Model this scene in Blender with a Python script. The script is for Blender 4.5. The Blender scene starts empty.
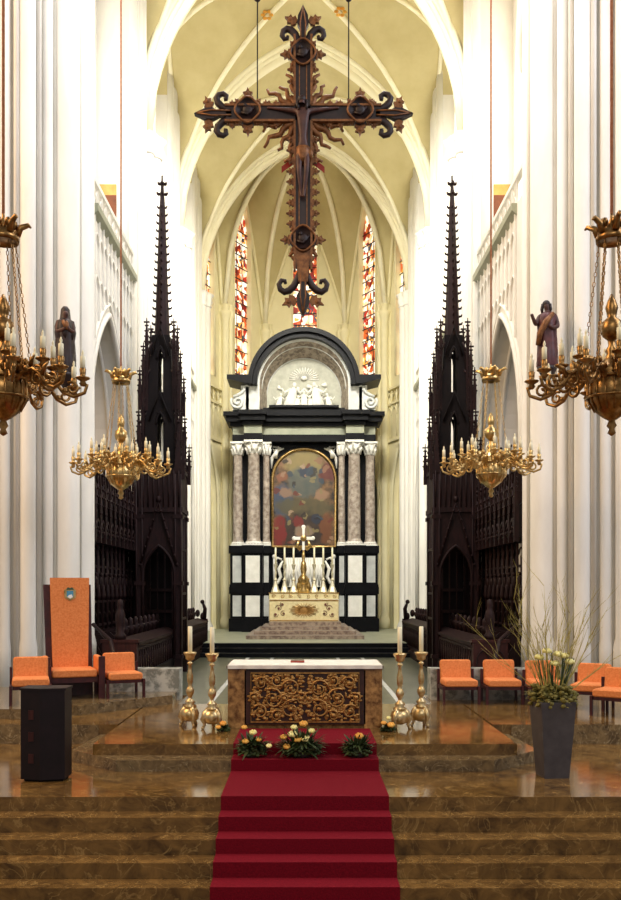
import bpy, bmesh, math, random
from math import pi, sin, cos, sqrt, radians, atan2
from mathutils import Vector, Matrix
random.seed(7)
SC = bpy.context.scene
COL = SC.collection
# ------------------------------------------------------------------ camera, world, lights, exposure
cam_d = bpy.data.cameras.new('camera'); cam = bpy.data.objects.new('camera', cam_d); COL.objects.link(cam)
cam.location = (0, 0, 2.15); cam.rotation_euler = (pi/2, 0, 0)
cam_d.sensor_fit = 'VERTICAL'; cam_d.sensor_height = 36; cam_d.lens = 36
cam_d.shift_y = 140/900; cam_d.shift_x = 5.5/900
cam_d.clip_end = 300
SC.camera = cam
SC.view_settings.view_transform = 'Standard'; SC.view_settings.look = 'None'
SC.view_settings.gamma = 1; SC.view_settings.use_curve_mapping = False
SC.view_settings.exposure = 0.0
w = bpy.data.worlds.new('world'); SC.world = w; w.use_nodes = True
w.node_tree.nodes['Background'].inputs[0].default_value = (0.96, 0.94, 0.92, 1)
w.node_tree.nodes['Background'].inputs[1].default_value = 0.28

def area(loc, target, size, power, col=(1, 1, 1), sy=None, spread=180):
    l = bpy.data.lights.new('area_light', 'AREA'); l.energy = power; l.color = col
    l.shape = 'RECTANGLE'; l.size = size; l.size_y = sy or size; l.spread = radians(spread)
    o = bpy.data.objects.new('area_light', l); COL.objects.link(o); o.location = loc
    o.rotation_euler = (Vector(target)-Vector(loc)).to_track_quat('-Z', 'Y').to_euler()
    return o
# added fill lights, unseen: warm for right pier, cool for left, broad from behind
area((-15, 10, 17), (4, 22, 6), 9, 3100, (1.0, 0.66, 0.36), 14)
area((15, 8, 17), (-4, 22, 6), 9, 2300, (0.86, 0.88, 1.0), 14)
area((0, -12, 16), (0, 30, 8), 12, 1300, (1.0, 0.93, 0.84), 10)
# floodlights of the choir, standing on the triforium walk
for sx in (-1, 1):
    for yy in (33.5, 41.0):
        area((sx*6.0, yy, 12.6), (-sx*3.0, yy+1.5, 23), 1.4, 90, (1.0, 0.93, 0.68), 3.0)
area((0, 25.0, 22.6), (0, 46, 7), 5, 1050, (1.0, 0.96, 0.86), 3, 75)  # added overhead area light, out of view, brightening the reredos and apse
area((0, 19.5, 25.0), (0, 29, 4), 7, 1700, (0.97, 0.97, 1.0), 3, 150)  # added light above the crossing, unseen, lifting the nearest side walls
area((0, 26.5, 22.8), (0, 36, 4), 4, 180, (1.0, 0.96, 0.88), 3, 120)  # weak overhead fill added out of view for the choir

# ------------------------------------------------------------------ materials
def lin(c):
    return tuple((v/12.92 if v <= 0.04045 else ((v+0.055)/1.055)**2.4) for v in c)
def rgb(r, g, b): return lin((r/255, g/255, b/255)) + (1,)
MATS = {}
def mat(name, c1, c2=None, scale=4, rough=0.6, metal=0, bump=0, spec=0.5, coat=0, ramp=(0.35, 0.65), stretch=(1, 1, 1), detail=5, emit=0, sheen=0):
    m = bpy.data.materials.new(name); m.use_nodes = True; nt = m.node_tree; N = nt.nodes; L = nt.links
    b = N['Principled BSDF']; b.inputs['Roughness'].default_value = rough; b.inputs['Metallic'].default_value = metal
    b.inputs['Specular IOR Level'].default_value = spec; b.inputs['Coat Weight'].default_value = coat
    b.inputs['Coat Roughness'].default_value = 0.05
    b.inputs['Base Color'].default_value = c1
    if sheen: b.inputs['Sheen Weight'].default_value = sheen
    tc = N.new('ShaderNodeTexCoord'); mp = N.new('ShaderNodeMapping'); L.new(tc.outputs['Object'], mp.inputs[0]); mp.inputs['Scale'].default_value = stretch
    nz = N.new('ShaderNodeTexNoise'); nz.inputs['Scale'].default_value = scale; nz.inputs['Detail'].default_value = detail; nz.inputs['Roughness'].default_value = 0.6
    L.new(mp.outputs[0], nz.inputs['Vector'])
    rp = N.new('ShaderNodeValToRGB'); rp.color_ramp.elements[0].position = ramp[0]; rp.color_ramp.elements[1].position = ramp[1]
    rp.color_ramp.elements[0].color = c1; rp.color_ramp.elements[1].color = c2 or tuple(min(1, v*1.12) for v in c1[:3])+(1,)
    L.new(nz.outputs['Fac'], rp.inputs[0]); L.new(rp.outputs[0], b.inputs['Base Color'])
    if emit:
        L.new(rp.outputs[0], b.inputs['Emission Color']); b.inputs['Emission Strength'].default_value = emit
    if bump:
        bp = N.new('ShaderNodeBump'); bp.inputs['Strength'].default_value = bump; bp.inputs['Distance'].default_value = 0.02
        L.new(nz.outputs['Fac'], bp.inputs['Height']); L.new(bp.outputs[0], b.inputs['Normal'])
    MATS[name] = m
    return m
STONE = mat('white_limewash_stone', rgb(226, 222, 212), rgb(238, 235, 226), 1.5, 0.85, stretch=(1, 1, 0.3))
WEB = mat('tan_vault_plaster', rgb(194, 180, 130), rgb(206, 193, 144), 0.8, 0.9)
RIB = mat('cream_rib_stone', rgb(236, 228, 194), rgb(244, 238, 208), 1.2, 0.85)
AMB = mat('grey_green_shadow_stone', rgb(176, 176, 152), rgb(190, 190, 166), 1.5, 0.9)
APSE = mat('cream_apse_plaster', rgb(232, 222, 178), rgb(240, 231, 190), 1.0, 0.9)
OAK = mat('dark_stained_oak', rgb(24, 10, 12), rgb(42, 20, 20), 6, 0.6, spec=.22, stretch=(3, 3, 0.6))
OAKR = mat('reddish_dark_oak', rgb(46, 18, 18), rgb(66, 28, 24), 6, 0.55, spec=.3, stretch=(3, 3, 0.6))
OAKB = mat('deep_brown_oak', rgb(12, 6, 8), rgb(20, 11, 12), 6, 0.7, spec=.2)
BLACK = mat('black_polished_marble', rgb(9, 9, 12), rgb(17, 18, 22), 3, 0.4, spec=.14)
WHITE = mat('white_carved_marble', rgb(232, 230, 220), rgb(246, 244, 236), 3, 0.6, bump=0.3)
GREYM = mat('pale_grey_marble', rgb(190, 192, 188), rgb(216, 218, 212), 2.5, 0.4)
GRNM = mat('greenish_grey_marble', rgb(142, 146, 124), rgb(164, 166, 142), 2, 0.4)
BRNM = mat('mottled_brown_marble', rgb(104, 88, 74), rgb(168, 152, 134), 5, 0.35, ramp=(0.4, 0.6), detail=8)
COLM = mat('mottled_pinkish_column_marble', rgb(132, 116, 104), rgb(196, 184, 170), 5, 0.35, ramp=(0.35, 0.65), detail=8)
GOLD = mat('polished_brass', rgb(176, 140, 80), rgb(226, 196, 136), 9, 0.28, 1.0)
PALEB = mat('pale_worn_brass', rgb(200, 166, 106), rgb(240, 218, 170), 14, 0.34, 0.9)
BRONZE = mat('aged_bronze', rgb(116, 84, 46), rgb(176, 136, 84), 12, 0.32, 1.0)
GILT = mat('dull_gilding', rgb(146, 104, 52), rgb(196, 152, 88), 14, 0.42, 0.6, bump=0.4)
CWOOD = mat('cross_dark_wood', rgb(26, 12, 12), rgb(46, 24, 20), 8, 0.5)
CGILT = mat('cross_reddish_gilding', rgb(100, 60, 28), rgb(146, 96, 52), 14, 0.5, 0.3)
FLESH = mat('painted_wood_figure', rgb(62, 34, 30), rgb(88, 52, 42), 9, 0.5)
CANDLE = mat('ivory_wax', rgb(240, 230, 190), rgb(250, 242, 210), 3, 0.5)
ORANGE = mat('orange_velvet', rgb(216, 122, 62), rgb(234, 148, 86), 30, 0.9, bump=0.1)
CHW = mat('dark_mahogany_frame', rgb(50, 16, 22), rgb(74, 26, 30), 8, 0.4)
CARPET = mat('crimson_carpet', rgb(104, 8, 26), rgb(128, 14, 32), 60, 0.95, bump=0.3, spec=.15)
LECT = mat('black_lacquered_wood', rgb(16, 8, 13), rgb(26, 14, 20), 5, 0.5, spec=.3)
POT = mat('dark_grey_planter', rgb(66, 60, 62), rgb(80, 74, 74), 5, 0.55)
LEAF = mat('dark_green_leaf', rgb(34, 48, 22), rgb(70, 86, 38), 12, 0.6)
MOSS = mat('olive_moss', rgb(92, 84, 34), rgb(142, 130, 60), 16, 0.8)
TWIG = mat('yellow_brown_twig', rgb(150, 136, 60), rgb(204, 190, 104), 12, 0.7)
YEL = mat('yellow_petal', rgb(236, 224, 130), rgb(246, 238, 170), 8, 0.6)
ORF = mat('orange_yellow_petal', rgb(224, 150, 50), rgb(238, 186, 84), 8, 0.6)
RED = mat('red_painted_ribbon', rgb(150, 40, 30), rgb(176, 56, 42), 8, 0.6)
CLOTH = mat('white_altar_linen', rgb(232, 226, 212), rgb(242, 238, 226), 10, 0.8)
DOORW = mat('brown_passage_boards', rgb(104, 56, 30), rgb(128, 72, 40), 5, 0.7)
DOORO = mat('orange_lit_passage_head', rgb(224, 150, 78), rgb(236, 170, 96), 3, 0.8)  # orange light in the passage, put into the colour of the head
GREYB = mat('speckled_grey_block_marble', rgb(126, 128, 120), rgb(196, 196, 186), 7, 0.3, ramp=(0.42, 0.58), detail=8)
LEAD = mat('lead_and_iron', rgb(40, 38, 36), rgb(54, 50, 48), 6, 0.6)
BLUEM = mat('blue_enamel', rgb(60, 130, 170), rgb(90, 160, 190), 20, 0.4)
ROPE = mat('pale_orange_rope', rgb(190, 120, 84), rgb(214, 146, 104), 20, 0.8)
GREENM = mat('dark_green_enamel', rgb(40, 70, 50), rgb(60, 90, 60), 20, 0.4)
PINKM = mat('veined_pinkish_step_marble', rgb(112, 92, 80), rgb(168, 150, 132), 6, 0.35, ramp=(0.4, 0.6), detail=8)
FLOORG = mat('grey_green_choir_floor', rgb(74, 78, 64), rgb(92, 94, 78), 2, 0.3)
BROCADE = mat('cream_brocade', rgb(222, 206, 152), rgb(236, 222, 172), 10, 0.7)

def marble_floor(name, dark, light, vein, sc=1.3, rough=0.09):
    m = bpy.data.materials.new(name); m.use_nodes = True; nt = m.node_tree; N = nt.nodes; L = nt.links
    b = N['Principled BSDF']; b.inputs['Roughness'].default_value = rough; b.inputs['Specular IOR Level'].default_value = 0.7
    tc = N.new('ShaderNodeTexCoord')
    nz = N.new('ShaderNodeTexNoise'); nz.inputs['Scale'].default_value = sc*2.2; nz.inputs['Detail'].default_value = 9; nz.inputs['Roughness'].default_value = 0.68; nz.inputs['Distortion'].default_value = 0.8
    L.new(tc.outputs['Object'], nz.inputs['Vector'])
    r = N.new('ShaderNodeValToRGB'); e = r.color_ramp.elements; e[0].position = 0.34; e[0].color = dark; e[1].position = 0.66; e[1].color = light
    L.new(nz.outputs['Fac'], r.inputs[0])
    n2 = N.new('ShaderNodeTexNoise'); n2.inputs['Scale'].default_value = sc*1.1; n2.inputs['Detail'].default_value = 6; n2.inputs['Distortion'].default_value = 2.2
    L.new(tc.outputs['Object'], n2.inputs['Vector'])
    r2 = N.new('ShaderNodeValToRGB'); e = r2.color_ramp.elements; e[0].position = 0.485; e[0].color = (0, 0, 0, 1); e[1].position = 0.5; e[1].color = (1, 1, 1, 1)
    x = e.new(0.515); x.color = (0, 0, 0, 1)
    L.new(n2.outputs['Fac'], r2.inputs[0])
    n3 = N.new('ShaderNodeTexNoise'); n3.inputs['Scale'].default_value = sc*1.7; L.new(tc.outputs['Object'], n3.inputs['Vector'])
    mlt = N.new('ShaderNodeMath'); mlt.operation = 'MULTIPLY'; L.new(r2.outputs[0], mlt.inputs[0]); L.new(n3.outputs['Fac'], mlt.inputs[1])
    mx = N.new('ShaderNodeMix'); mx.data_type = 'RGBA'; L.new(mlt.outputs[0], mx.inputs[0]); L.new(r.outputs[0], mx.inputs[6]); mx.inputs[7].default_value = vein
    L.new(mx.outputs[2], b.inputs['Base Color'])
    return m
FLOOR = marble_floor('brown_veined_marble', rgb(72, 50, 24), rgb(136, 102, 54), rgb(176, 142, 86), 1.6, .12)
STEPM = marble_floor('speckled_step_marble', rgb(74, 58, 38), rgb(140, 116, 78), rgb(206, 184, 140), 3.0, 0.12)

def glow(name, col, s):
    m = bpy.data.materials.new(name); m.use_nodes = True; b = m.node_tree.nodes['Principled BSDF']
    b.inputs['Base Color'].default_value = col; b.inputs['Emission Color'].default_value = col; b.inputs['Emission Strength'].default_value = s
    return m
DAY = glow('daylit_white_glass', (1.0, 0.97, 0.9, 1), 2.6)
def stained():
    m = bpy.data.materials.new('stained_glass'); m.use_nodes = True; nt = m.node_tree; N = nt.nodes; L = nt.links
    b = N['Principled BSDF']; tc = N.new('ShaderNodeTexCoord')
    v = N.new('ShaderNodeTexVoronoi'); v.inputs['Scale'].default_value = 3.0; v.inputs['Randomness'].default_value = 1
    L.new(tc.outputs['Object'], v.inputs['Vector'])
    nz = N.new('ShaderNodeTexNoise'); nz.inputs['Scale'].default_value = 1.1; nz.inputs['Detail'].default_value = 2; L.new(tc.outputs['Object'], nz.inputs['Vector'])
    sp = N.new('ShaderNodeSeparateColor'); L.new(v.outputs['Color'], sp.inputs[0])
    ad = N.new('ShaderNodeMath'); ad.operation = 'MULTIPLY_ADD'; L.new(nz.outputs['Fac'], ad.inputs[0]); ad.inputs[1].default_value = 1.2; 
    sb = N.new('ShaderNodeMath'); sb.operation = 'MULTIPLY_ADD'; L.new(sp.outputs[0], sb.inputs[0]); sb.inputs[1].default_value = 0.75; sb.inputs[2].default_value = -0.45
    L.new(sb.outputs[0], ad.inputs[2])
    r = N.new('ShaderNodeValToRGB'); r.color_ramp.interpolation = 'CONSTANT'
    cs = [(0.0, (120, 20, 14)), (0.2, (190, 90, 40)), (0.34, (240, 200, 150)), (0.44, (255, 250, 235)), (0.66, (226, 160, 70)), (0.72, (60, 60, 70)), (0.78, (170, 40, 24)), (0.9, (250, 236, 200))]
    e = r.color_ramp.elements; e[0].position = 0; e[0].color = rgb(*cs[0][1]); e[1].position = cs[1][0]; e[1].color = rgb(*cs[1][1])
    for p, c in cs[2:]:
        q = e.new(p); q.color = rgb(*c)
    L.new(ad.outputs[0], r.inputs[0]); L.new(r.outputs[0], b.inputs['Base Color']); L.new(r.outputs[0], b.inputs['Emission Color'])
    b.inputs['Emission Strength'].default_value = 1.0
    return m
STAINED = stained()

# ------------------------------------------------------------------ mesh helpers
class MB:
    def __init__(s, T=None): s.v = []; s.f = []; s.sm = []; s.T = T or Matrix()
    def add(s, vs, fs, smooth=False):
        n = len(s.v); s.v += [tuple(s.T @ Vector(p)) for p in vs]
        s.f += [tuple(i+n for i in f) for f in fs]; s.sm += [smooth]*len(fs); return s
    def box(s, x0, x1, y0, y1, z0, z1):
        return s.add([(x, y, z) for x in (x0, x1) for y in (y0, y1) for z in (z0, z1)],
                     [(0, 1, 3, 2), (4, 6, 7, 5), (0, 4, 5, 1), (2, 3, 7, 6), (0, 2, 6, 4), (1, 5, 7, 3)])
    def frustum(s, c0, s0, c1, s1):   # rectangle (half sizes) at c0 to rectangle at c1
        vs = [(c[0]+a*h[0], c[1]+b*h[1], c[2]) for c, h in ((c0, s0), (c1, s1)) for a, b in ((-1, -1), (1, -1), (1, 1), (-1, 1))]
        return s.add(vs, [(3, 2, 1, 0), (4, 5, 6, 7), (0, 1, 5, 4), (1, 2, 6, 5), (2, 3, 7, 6), (3, 0, 4, 7)])
    def prism(s, pts, plane, a, b):
        mk = {'xy': lambda p, t: (p[0], p[1], t), 'xz': lambda p, t: (p[0], t, p[1]), 'yz': lambda p, t: (t, p[0], p[1])}[plane]
        n = len(pts)
        return s.add([mk(p, a) for p in pts]+[mk(p, b) for p in pts],
                     [tuple(range(n))[::-1], tuple(range(n, 2*n))]+[(i, (i+1) % n, n+(i+1) % n, n+i) for i in range(n)])
    def lathe(s, prof, seg=16, c=(0, 0, 0), smooth=True, mod=None, sq=(1, 1)):
        vs = []; fs = []
        for r, z in prof:
            for k in range(seg):
                a = 2*pi*k/seg; q = r*(mod(a, z) if mod else 1); vs.append((c[0]+q*cos(a)*sq[0], c[1]+q*sin(a)*sq[1], c[2]+z))
        for i in range(len(prof)-1):
            for k in range(seg): fs.append((i*seg+k, i*seg+(k+1) % seg, (i+1)*seg+(k+1) % seg, (i+1)*seg+k))
        fs.append(tuple(range(seg))[::-1]); fs.append(tuple((len(prof)-1)*seg+k for k in range(seg)))
        return s.add(vs, fs, smooth)
    def tube(s, pts, r=0.02, seg=6, closed=False, smooth=True, flat=1.0, up=(0, 0, 1)):
        pts = [Vector(p) for p in pts]; n = len(pts); rs = r if isinstance(r, (list, tuple)) else [r]*n
        vs = []; fs = []; pv = None
        for i, p in enumerate(pts):
            if closed: t = pts[(i+1) % n]-pts[i-1]
            else: t = pts[min(i+1, n-1)]-pts[max(i-1, 0)]
            t.normalize()
            if pv is None:
                u = Vector(up) if abs(t.dot(Vector(up))) < 0.95 else Vector((1, 0, 0))
            else: u = pv
            a = (u-t*u.dot(t)); 
            if a.length < 1e-5: a = t.orthogonal()
            a.normalize(); pv = a; b = t.cross(a)
            for k in range(seg):
                g = 2*pi*k/seg+pi/seg; vs.append(tuple(p+a*(rs[i]*cos(g)*flat)+b*(rs[i]*sin(g))))
        for i in range(n if closed else n-1):
            j = (i+1) % n
            for k in range(seg): fs.append((i*seg+k, i*seg+(k+1) % seg, j*seg+(k+1) % seg, j*seg+k))
        if not closed: fs.append(tuple(range(seg))[::-1]); fs.append(tuple((n-1)*seg+k for k in range(seg)))
        return s.add(vs, fs, smooth)
    def ball(s, c, r, seg=10, rings=6):
        if not isinstance(r, (tuple, list)): r = (r, r, r)
        vs = [(c[0], c[1], c[2]-r[2])]; fs = []
        for i in range(1, rings):
            a = -pi/2+pi*i/rings
            for k in range(seg): g = 2*pi*k/seg; vs.append((c[0]+r[0]*cos(a)*cos(g), c[1]+r[1]*cos(a)*sin(g), c[2]+r[2]*sin(a)))
        vs.append((c[0], c[1], c[2]+r[2])); L = len(vs)-1
        for k in range(seg): fs.append((0, 1+(k+1) % seg, 1+k))
        for i in range(rings-2):
            for k in range(seg): fs.append((1+i*seg+k, 1+i*seg+(k+1) % seg, 1+(i+1)*seg+(k+1) % seg, 1+(i+1)*seg+k))
        for k in range(seg): fs.append((1+(rings-2)*seg+k, 1+(rings-2)*seg+(k+1) % seg, L))
        return s.add(vs, fs, True)
    def grid(s, fn, nu, nv, smooth=True):
        vs = [fn(i/nu, j/nv) for i in range(nu+1) for j in range(nv+1)]
        return s.add(vs, [(i*(nv+1)+j, i*(nv+1)+j+1, (i+1)*(nv+1)+j+1, (i+1)*(nv+1)+j) for i in range(nu) for j in range(nv)], smooth)
    def build(s, name, m, parent=None, rec=True):
        me = bpy.data.meshes.new(name); me.from_pydata(s.v, [], s.f)
        me.polygons.foreach_set('use_smooth', s.sm); me.materials.append(m)
        if rec:
            bm = bmesh.new(); bm.from_mesh(me); bmesh.ops.recalc_face_normals(bm, faces=bm.faces); bm.to_mesh(me); bm.free()
        me.update(); o = bpy.data.objects.new(name, me); COL.objects.link(o)
        if parent: o.parent = parent
        return o
def thing(name, label, cat, loc=(0, 0, 0), rz=0, group=None):
    o = bpy.data.objects.new(name, None); COL.objects.link(o); o.empty_display_size = 0.1
    o.location = loc; o.rotation_euler = (0, 0, rz); return tag(o, label, cat, group)
def tag(o, label, cat, group=None, kind=None):
    o['label'] = label; o['category'] = cat
    if group: o['group'] = group
    if kind: o['kind'] = kind
    return o
def struct(o, label, cat='wall'):
    o['kind'] = 'structure'; o['label'] = label; o['category'] = cat; return o
KIDS = {}
def copy_tree(o, parent=None):
    c = o.copy(); COL.objects.link(c)
    if parent: c.parent = parent
    for ch in [x for x in bpy.data.objects if x.parent == o]: copy_tree(ch, c)
    return c
def place(o, loc, rz=0, label=None, group=None, scale=None):
    c = copy_tree(o); c.location = loc; c.rotation_euler = (0, 0, rz)
    if label: c['label'] = label
    if group: c['group'] = group
    if scale: c.scale = scale
    return c
def arc(cx, cz, r, a0, a1, n): return [(cx+r*cos(a0+(a1-a0)*i/n), cz+r*sin(a0+(a1-a0)*i/n)) for i in range(n+1)]
def pointed(w, h, n=10, c=0.0, z=0.0):
    """points of a pointed arch, left springing to right springing, rise h above z"""
    cc = max(0.0, (h*h-w*w)/(2*w)); R = w+cc; L = []
    a1 = atan2(h, cc) if cc > 0 else pi/2
    for i in range(n+1):
        a = a1*i/n; L.append((R*cos(a)-cc, R*sin(a)))
    left = [(-x, y) for x, y in L]; right = L[:-1][::-1]
    return [(c+x, z+y) for x, y in left+right]
def spiral(cx, cz, r0, r1, a0, turns, n=18):
    return [(cx+(r0+(r1-r0)*i/n)*cos(a0+turns*2*pi*i/n), cz+(r0+(r1-r0)*i/n)*sin(a0+turns*2*pi*i/n)) for i in range(n+1)]
def arched_wall(mb, P, u0, u1, z0, z1, c, hw, zs, rise, sill, w0, w1, n=10):
    """wall slab between u0..u1, z0..z1, thickness w0..w1, with one pointed opening; P(u,w,z)->point"""
    top = pointed(hw, rise, n, c, zs)
    for a, b in ((u0, c-hw), (c+hw, u1)):
        if b-a > 1e-4:
            mb.add([P(u, w_, z) for u in (a, b) for w_ in (w0, w1) for z in (z0, z1)], [(0, 1, 3, 2), (4, 6, 7, 5), (0, 4, 5, 1), (2, 3, 7, 6), (0, 2, 6, 4), (1, 5, 7, 3)])
    if sill > z0+1e-4:
        mb.add([P(u, w_, z) for u in (c-hw, c+hw) for w_ in (w0, w1) for z in (z0, sill)], [(0, 1, 3, 2), (4, 6, 7, 5), (0, 4, 5, 1), (2, 3, 7, 6), (0, 2, 6, 4), (1, 5, 7, 3)])
    for i in range(len(top)-1):
        (a, za), (b, zb) = top[i], top[i+1]
        mb.add([P(a, w0, za), P(b, w0, zb), P(b, w0, z1), P(a, w0, z1), P(a, w1, za), P(b, w1, zb), P(b, w1, z1), P(a, w1, z1)],
               [(0, 1, 2, 3), (7, 6, 5, 4), (0, 4, 5, 1), (3, 2, 6, 7)])
def outline(c, hw, zs, rise, sill, n=10):
    return [(c-hw, sill)]+pointed(hw, rise, n, c, zs)+[(c+hw, sill)]

# ------------------------------------------------------------------ the setting: floors and steps (y = distance from the camera)
EYE = 2.15
RZ = [0, -0.155, -0.31, -0.48, -0.65, -0.82, -0.99]
def slab(name, pts, z0, z1, m, label, cat='floor'):
    return struct(MB().prism(pts, 'xy', z0, z1).build(name, m), label, cat)
slab('floor_altar_platform', [(-2.96, 12.56), (2.96, 12.56), (2.96, 16.95), (-2.96, 16.95)], -0.155, 0, FLOOR, 'brown marble top of the low altar dais')
slab('floor_dais_step', [(-2.56, 12.18), (2.56, 12.18), (3.36, 12.97), (3.12, 16.4), (3.0, 16.95), (-3.0, 16.95), (-3.12, 16.4), (-3.36, 12.97)], -0.31, -0.1551, STEPM, 'chamfered lower step of the altar dais')
slab('floor_crossing', [(-13, 10.7), (13, 10.7), (13, 14.4), (-13, 14.4)], -0.48, -0.31, FLOOR, 'brown marble floor before the altar dais')
slab('floor_chair_platform', [(-13, 14.4), (-3.0, 14.4), (-3.0, 16.95), (3.0, 16.95), (3.0, 14.4), (13, 14.4), (13, 18.4), (2.4, 18.4), (2.4, 17.0), (-2.4, 17.0), (-2.4, 18.4), (-13, 18.4)], -0.31, -0.001, FLOOR, 'marble side floor where the chairs stand')
slab('floor_side_riser_left', [(-13, 14.38), (-3.3, 14.38), (-3.3, 14.4), (-13, 14.4)], -0.31, -0.002, STEPM, 'speckled riser below the chairs on the left', 'floor')
slab('floor_side_riser_right', [(3.3, 14.38), (13, 14.38), (13, 14.4), (3.3, 14.4)], -0.31, -0.002, STEPM, 'speckled riser below the chairs on the right', 'floor')
slab('floor_throne_step', [(-13, 15.0), (-4.3, 15.0), (-2.5, 17.0), (-2.5, 18.4), (-13, 18.4)], 0, 0.165, STEPM, 'low marble step carrying the tall orange chair')
ys = [10.7, 10.39, 10.08, 9.77, 9.46, 9.15, 8.84, 8.53]
zz = -0.48
STEPS = []
for i in range(5):
    z1 = -0.31-0.168*(i+1)
    slab('floor_step', [(-13, ys[i+1]), (13, ys[i+1]), (13, ys[i]+0.6), (-13, ys[i]+0.6)], z1-0.168, z1-0.0008*i, FLOOR, ['topmost', 'second', 'third', 'fourth', 'lowest'][i]+' brown marble step of the front flight')
    STEPS.append((ys[i+1], z1))
slab('floor_nave', [(-13, -6), (13, -6), (13, ys[5]+0.1), (-13, ys[5]+0.1)], -1.5, -0.31-0.168*6, FLOOR, 'nave floor before the steps')
slab('floor_choir', [(-12, 17.0), (12, 17.0), (12, 62), (-12, 62)], -0.6, -0.35, FLOORG, 'grey floor of the choir')
mb = MB()
for i, yy in enumerate((33.3, 33.9, 34.5)):
    mb.box(-5.2, 5.2, yy, 52, -0.35+0.15*i, -0.35+0.15*(i+1))
struct(mb.build('floor_sanctuary', BLACK), 'three black marble steps up to the high altar', 'floor')
slab('floor_sanctuary_paving', [(-5.2, 34.7), (5.2, 34.7), (5.2, 52), (-5.2, 52)], 0.1, 0.112, GRNM, 'greenish paving before the high altar')
mb = MB()
for x in (-2.1, -1.2, 1.2, 2.1): mb.box(x-0.06, x+0.06, 17.2, 33.2, -0.35, -0.343)
struct(mb.build('trim_floor_bands', GREYM), 'pale stone bands along the choir floor', 'floor')
# carpet on the steps
mb = MB(); path = [(13.9, 0.0), (12.56, 0.0), (12.56, -0.155), (12.18, -0.155), (12.18, -0.31), (10.7, -0.31)]
z = -0.31
for i in range(5): path += [(ys[i], z-0.168), (ys[i+1], z-0.168)]; z -= 0.168
path += [(ys[5], z-0.168), (6.0, z-0.168)]
vs = []; fs = []
t = 0.012
up = [(y-(t if i % 2 else 0)*1.0-0.0, z_+t) for i, (y, z_) in enumerate(path)]
off = []
for i, (y, z_) in enumerate(path):
    dy = 0
    # corners at the top and the foot of a riser are pushed forward by the carpet's thickness
    off.append((y-t if 0 < i < len(path)-1 else y, z_+t))
for x in (-1.0, 1.0):
    for p in off: vs.append((x, p[0], p[1]))
    for p in path: vs.append((x, p[0], p[1]))
n = len(path)
for i in range(n-1):
    fs.append((i, i+1, 2*n+i+1, 2*n+i)); fs.append((i, n+i, n+i+1, i+1)); fs.append((2*n+i, 2*n+i+1, 3*n+i+1, 3*n+i))
mb.add(vs, fs); tag(mb.build('carpet_runner', CARPET, rec=False), 'crimson carpet runner falling down the marble steps to the altar', 'carpet')

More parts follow.
